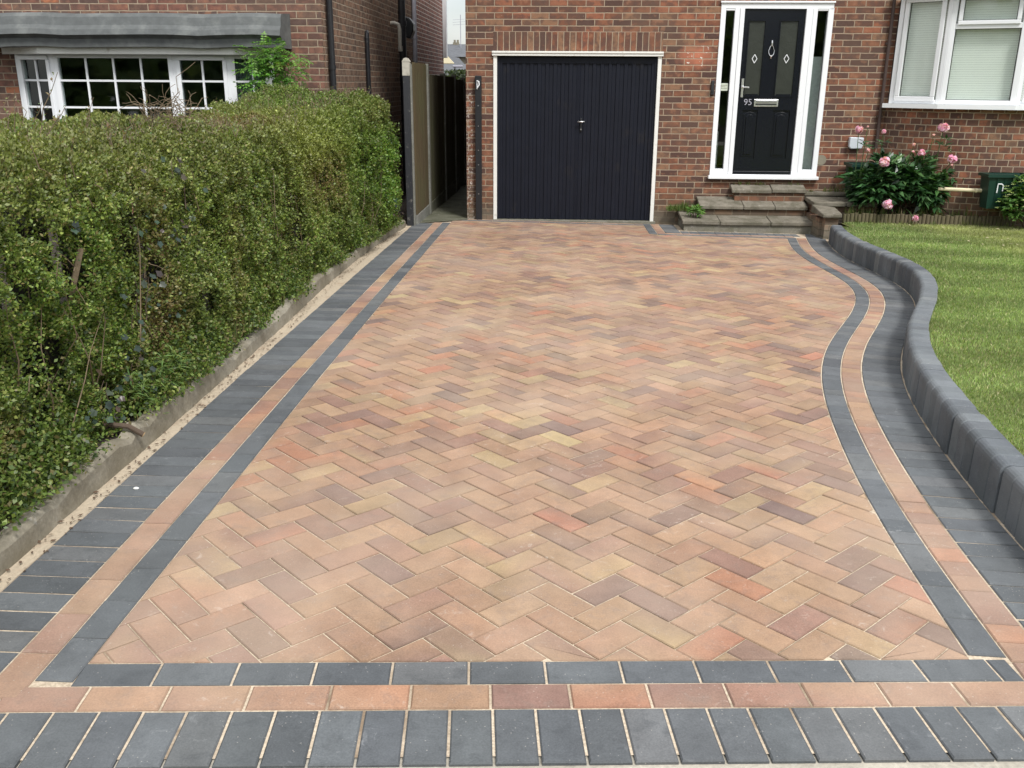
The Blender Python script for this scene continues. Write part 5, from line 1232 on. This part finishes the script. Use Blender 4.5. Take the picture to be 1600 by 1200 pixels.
for px, py, s, Y, kd in ((1342, 203, .052, 11.6, 'bloom'), (1474, 200, .066, 11.45, 'bloom'), (1381.5, 253.5, .064, 11.30, 'bloom'), (1488, 249.5, .060, 11.32, 'bloom'), (1440, 239, .046, 11.35, 'bloom'), (1387, 320, .062, 11.25, 'bloom'), (1430, 342, .042, 11.22, 'bloom'), (1381, 206, .030, 11.5, 'bloom'), (1357, 234.5, .024, 11.45, 'bud'), (1356, 198, .015, 11.5, 'bud'), (1428, 226, .022, 11.4, 'bud'), (1427, 237, .020, 11.4, 'bud'), (1459, 211, .018, 11.45, 'bud'), (1487, 258, .022, 11.3, 'bud')):
    bloom(px, py, s, Y, kd, peony, pbase)
# a few upright shoots carrying the tall blooms
P_, D_, N_, L_, C_ = [], [], [], [], []
for px, py in ((1470, 225), (1466, 222), (1478, 218), (1475, 228), (1352, 228), (1350, 222), (1360, 232), (1382, 222), (1378, 226), (1444, 262), (1480, 234)):
    for j in range(4):
        a = random.uniform(0, 6.28); P_.append(tuple(at(px, py, 11.48))); D_.append((math.cos(a), math.sin(a) * .5, random.uniform(-.2, .5))); N_.append((0, -.4, 1)); L_.append(random.uniform(.07, .12)); C_.append(jit((.035, .08, .03), .2))
leaves('upper_leaves', np.array(P_), np.array(D_), np.array(N_), np.array(L_), np.array(L_) * .3, np.array(C_), M['gloss_leaf'], peony)

def crate(name, x0, x1, y0, y1, z0, z1, label, rz=0):
    cx, cy2 = (x0 + x1) / 2, (y0 + y1) / 2
    e = empty(name, (cx, cy2, z0), label, 'recycling box', 'green recycling boxes by the house wall')
    R = Matrix.Translation((cx, cy2, 0)) @ Matrix.Rotation(rz, 4, 'Z') @ Matrix.Translation((-cx, -cy2, 0)); t = .012; k = .03
    mb = MB()
    lo = [(x0 + k, y0 + k), (x1 - k, y0 + k), (x1 - k, y1 - k), (x0 + k, y1 - k)]; hi = [(x0, y0), (x1, y0), (x1, y1), (x0, y1)]
    li = [(x + (t if x < cx else -t), y + (t if y < cy2 else -t)) for x, y in lo]; hi_i = [(x + (t if x < cx else -t), y + (t if y < cy2 else -t)) for x, y in hi]
    W_ = lambda p, z: R @ Vector((*p, z))
    for i in range(4):
        j = (i + 1) % 4
        mb.poly([W_(lo[i], z0), W_(lo[j], z0), W_(hi[j], z1), W_(hi[i], z1)]); mb.poly([W_(li[j], z0 + .01), W_(li[i], z0 + .01), W_(hi_i[i], z1), W_(hi_i[j], z1)])
    mb.poly([W_(p, z0) for p in lo[::-1]]); mb.poly([W_(p, z0 + .012) for p in li])
    mb.build('box_body', M['green_plastic'], e, merge=False)
    mb = MB(); o_ = .022
    for i in range(4):
        j = (i + 1) % 4; a, b3 = Vector(hi[i]), Vector(hi[j]); d = (b3 - a).normalized(); n_ = Vector((d.y, -d.x))
        q = [a - n_ * .0 - d * 0, b3, b3 + n_ * o_ + d * o_, a + n_ * o_ - d * o_]; qi = [hi_i[i], hi_i[j]]
        mb.poly([W_(hi_i[i], z1 + .004), W_(hi_i[j], z1 + .004), W_(tuple(q[2]), z1 + .004), W_(tuple(q[3]), z1 + .004)]); mb.poly([W_(tuple(q[3]), z1 - .03), W_(tuple(q[2]), z1 - .03), W_(tuple(q[2]), z1 + .004), W_(tuple(q[3]), z1 + .004)])
    mb.build('rim', M['green_plastic'], e, merge=False)
    mb = MB()
    for q in (.22, .4, .6, .78):
        xx_ = x0 + (x1 - x0) * q; mb.poly([W_((xx_ - .006, y0 + .02), z0 + .05), W_((xx_ + .006, y0 + .02), z0 + .05), W_((xx_ + .006, y0 - .008), z1 - .04), W_((xx_ - .006, y0 - .008), z1 - .04)])
    mb.build('rib', M['green_plastic'], e, merge=False)
    # white recycling emblem: open rounded loop
    mb = MB(); ec = Vector((x0 + .14, y0 + .004, (z0 + z1) / 2 + .04)); lp = [(-.03, -.05), (-.03, .05), (.012, .05), (.032, .032), (.032, -.03)]
    for (a0, b0), (a1, b1) in zip(lp[:-1], lp[1:]): mb.tube([R @ (ec + Vector((a0, 0, b0))), R @ (ec + Vector((a1, 0, b1)))], .007, 6)
    mb.build('emblem', M['upvc'], e, merge=False)
    return e
a = at(1527, 272, 11.2); crate('recycling_box', 4.90, 5.42, 10.99 + .42, 11.30 + .42 - .06, .26, .70, 'green recycling box half hidden by the leafy shrub under the bow window') if False else None
q0 = at(1529, 273, 11.02)
crate('recycling_box', q0.x, q0.x + .42, 10.93 + .5 * 0 + .52, 11.25 + .1, .30, .70, '') if False else None
crate('recycling_box', at(1529, 276, 11.42).x, at(1529, 276, 11.42).x + .46, 11.39 - .26, 11.39 - .02, .36, at(1540, 272, 11.2).z, 'green recycling box half hidden by the leafy shrub under the bow window')
crate('recycling_box', at(1326, 258, 12.0).x, at(1326, 258, 12.0).x + .42, 11.80, 12.12, .30, at(1335, 257, 11.8).z, 'green recycling box beside the front steps and partly behind the peony')
sh, sb = foliage_bush((6.02, 11.62 - .75 + .55, .44), (.62, .16, .34), 300, .07, [(.07, .15, .03), (.11, .22, .05), (.04, .09, .02), (.17, .26, .08)], [35, 30, 22, 10], 'leafy_shrub', 'light green leafy shrub with pale flower heads at the right edge', 'shrub', wr=.5, mat='leaf', bottom=.16) if False else foliage_bush((5.46, 11.05, .42), (.36, .16, .34), 300, .065, [(.07, .15, .03), (.11, .22, .05), (.04, .09, .02), (.17, .26, .08)], [35, 30, 22, 10], 'leafy_shrub', 'light green leafy shrub with pale flower heads at the right edge', 'shrub', wr=.5, mat='leaf', bottom=.16)
for k in range(34):
    px, py = random.uniform(1550, 1615), random.uniform(262, 332)
    if py < 300 - (px - 1550) * .6: continue
    c = at(px, py, 10.86); P_, D_, N_ = [], [], []
    for j in range(16): a = random.uniform(0, 6.28); P_.append(tuple(c + Vector((random.gauss(0, .012), random.gauss(0, .012), random.gauss(0, .004))))); D_.append((math.cos(a), math.sin(a), .2)); N_.append((random.gauss(0, .3), random.gauss(0, .3), 1))
    leaves('flower_head', np.array(P_), np.array(D_), np.array(N_), .014, .010, np.tile([.55, .60, .32], (16, 1)) * RNG.uniform(.8, 1.2, (16, 1)), M['petal'], sh)
# weeds in the bed, by the steps and along the log roll
P1, D1, N1, L1, C_1 = [], [], [], [], []
for i in range(120):
    x = random.uniform(3.5, 6.4); yv = random.uniform(11.42, 11.6); tuft((x, yv, .27 - .013 * x), random.randint(5, 14), random.uniform(.06, .17), 1.1, col=((.08, .13, .035), (.14, .17, .05), (.22, .19, .1)))
for i in range(60):
    x = random.uniform(1.42, 1.78); tuft((x, random.uniform(11.98, 12.17), .17), random.randint(6, 14), random.uniform(.05, .13), 1.0, col=((.09, .15, .04), (.15, .18, .06)))
for i in range(14): tuft((random.uniform(2.2, 3.1), 12.17, .50), 8, .05, 1.0)
for i in range(20): tuft((random.uniform(3.2, 3.95), 12.1, .42), 8, random.uniform(.05, .14), 1.0)
for i in range(50): tuft((random.uniform(3.4, 6.6), 11.30, gz(4, 11.3) + LZ - .01), 8, random.uniform(.05, .1), .9)
w2 = leaves('weeds', np.array(P1), np.array(D1), np.array(N1), np.array(L1), .008, np.array(C_1), M['blade'], curl=.25)
tag(w2, 'wispy grass and weeds in the flowerbed and round the stone steps', 'weeds', kind='stuff')
dn, db_ = foliage_bush((1.70, 11.73, .20), (.07, .05, .07), 26, .075, [(.09, .19, .04), (.14, .26, .06)], [1, 1], 'broadleaf_weed', 'bright green broadleaf weed growing on the lowest stone step', 'weed', wr=.28, mat='leaf', bottom=.125)
# lawn bits: a few pale fallen leaves
mb = MB()
for i in range(90):
    x, yv = random.uniform(4.0, 6.2), random.uniform(8.2, 11.1); s = random.uniform(.01, .025); a = random.uniform(0, 6.28); z = gz(x, yv) + LZ + .03
    mb.poly([(x + s * math.cos(a + t_) * (.5 if k % 2 else 1), yv + s * math.sin(a + t_) * (.5 if k % 2 else 1), z + random.uniform(0, .01)) for k, t_ in enumerate((0, 1.5, 3.1, 4.6))])
tag(mb.build('fallen_leaves', plain('pale_leaf', (.34, .3, .18), .8), merge=False), 'pale dry leaves scattered on the rough grass of the lawn', 'leaf litter', kind='stuff')

# ------------------------------------------------------------------ trees across the street (seen only as reflections in the glass and gloss paint)
e = empty('tree_line', (0, -24, 0), 'row of dense green trees across the street behind the viewer', 'trees'); e['kind'] = 'stuff'
n = 9000; x = RNG.uniform(-34, 38, n); top = 6.5 + 2.6 * np.sin(x * .55) + 1.2 * np.sin(x * 1.7 + 1); z = top * RNG.random(n) ** .8
P_ = np.c_[x, -24 - RNG.random(n) * 4, z + .2]
leaves('foliage', P_, unit(n), unit(n) * .5 + np.array([0, 1, .3]), 1.25, 1.0, palette(n, [(.20, .28, .10), (.30, .36, .14), (.12, .18, .07)], [3, 2, 2]), M['leaf'], e)
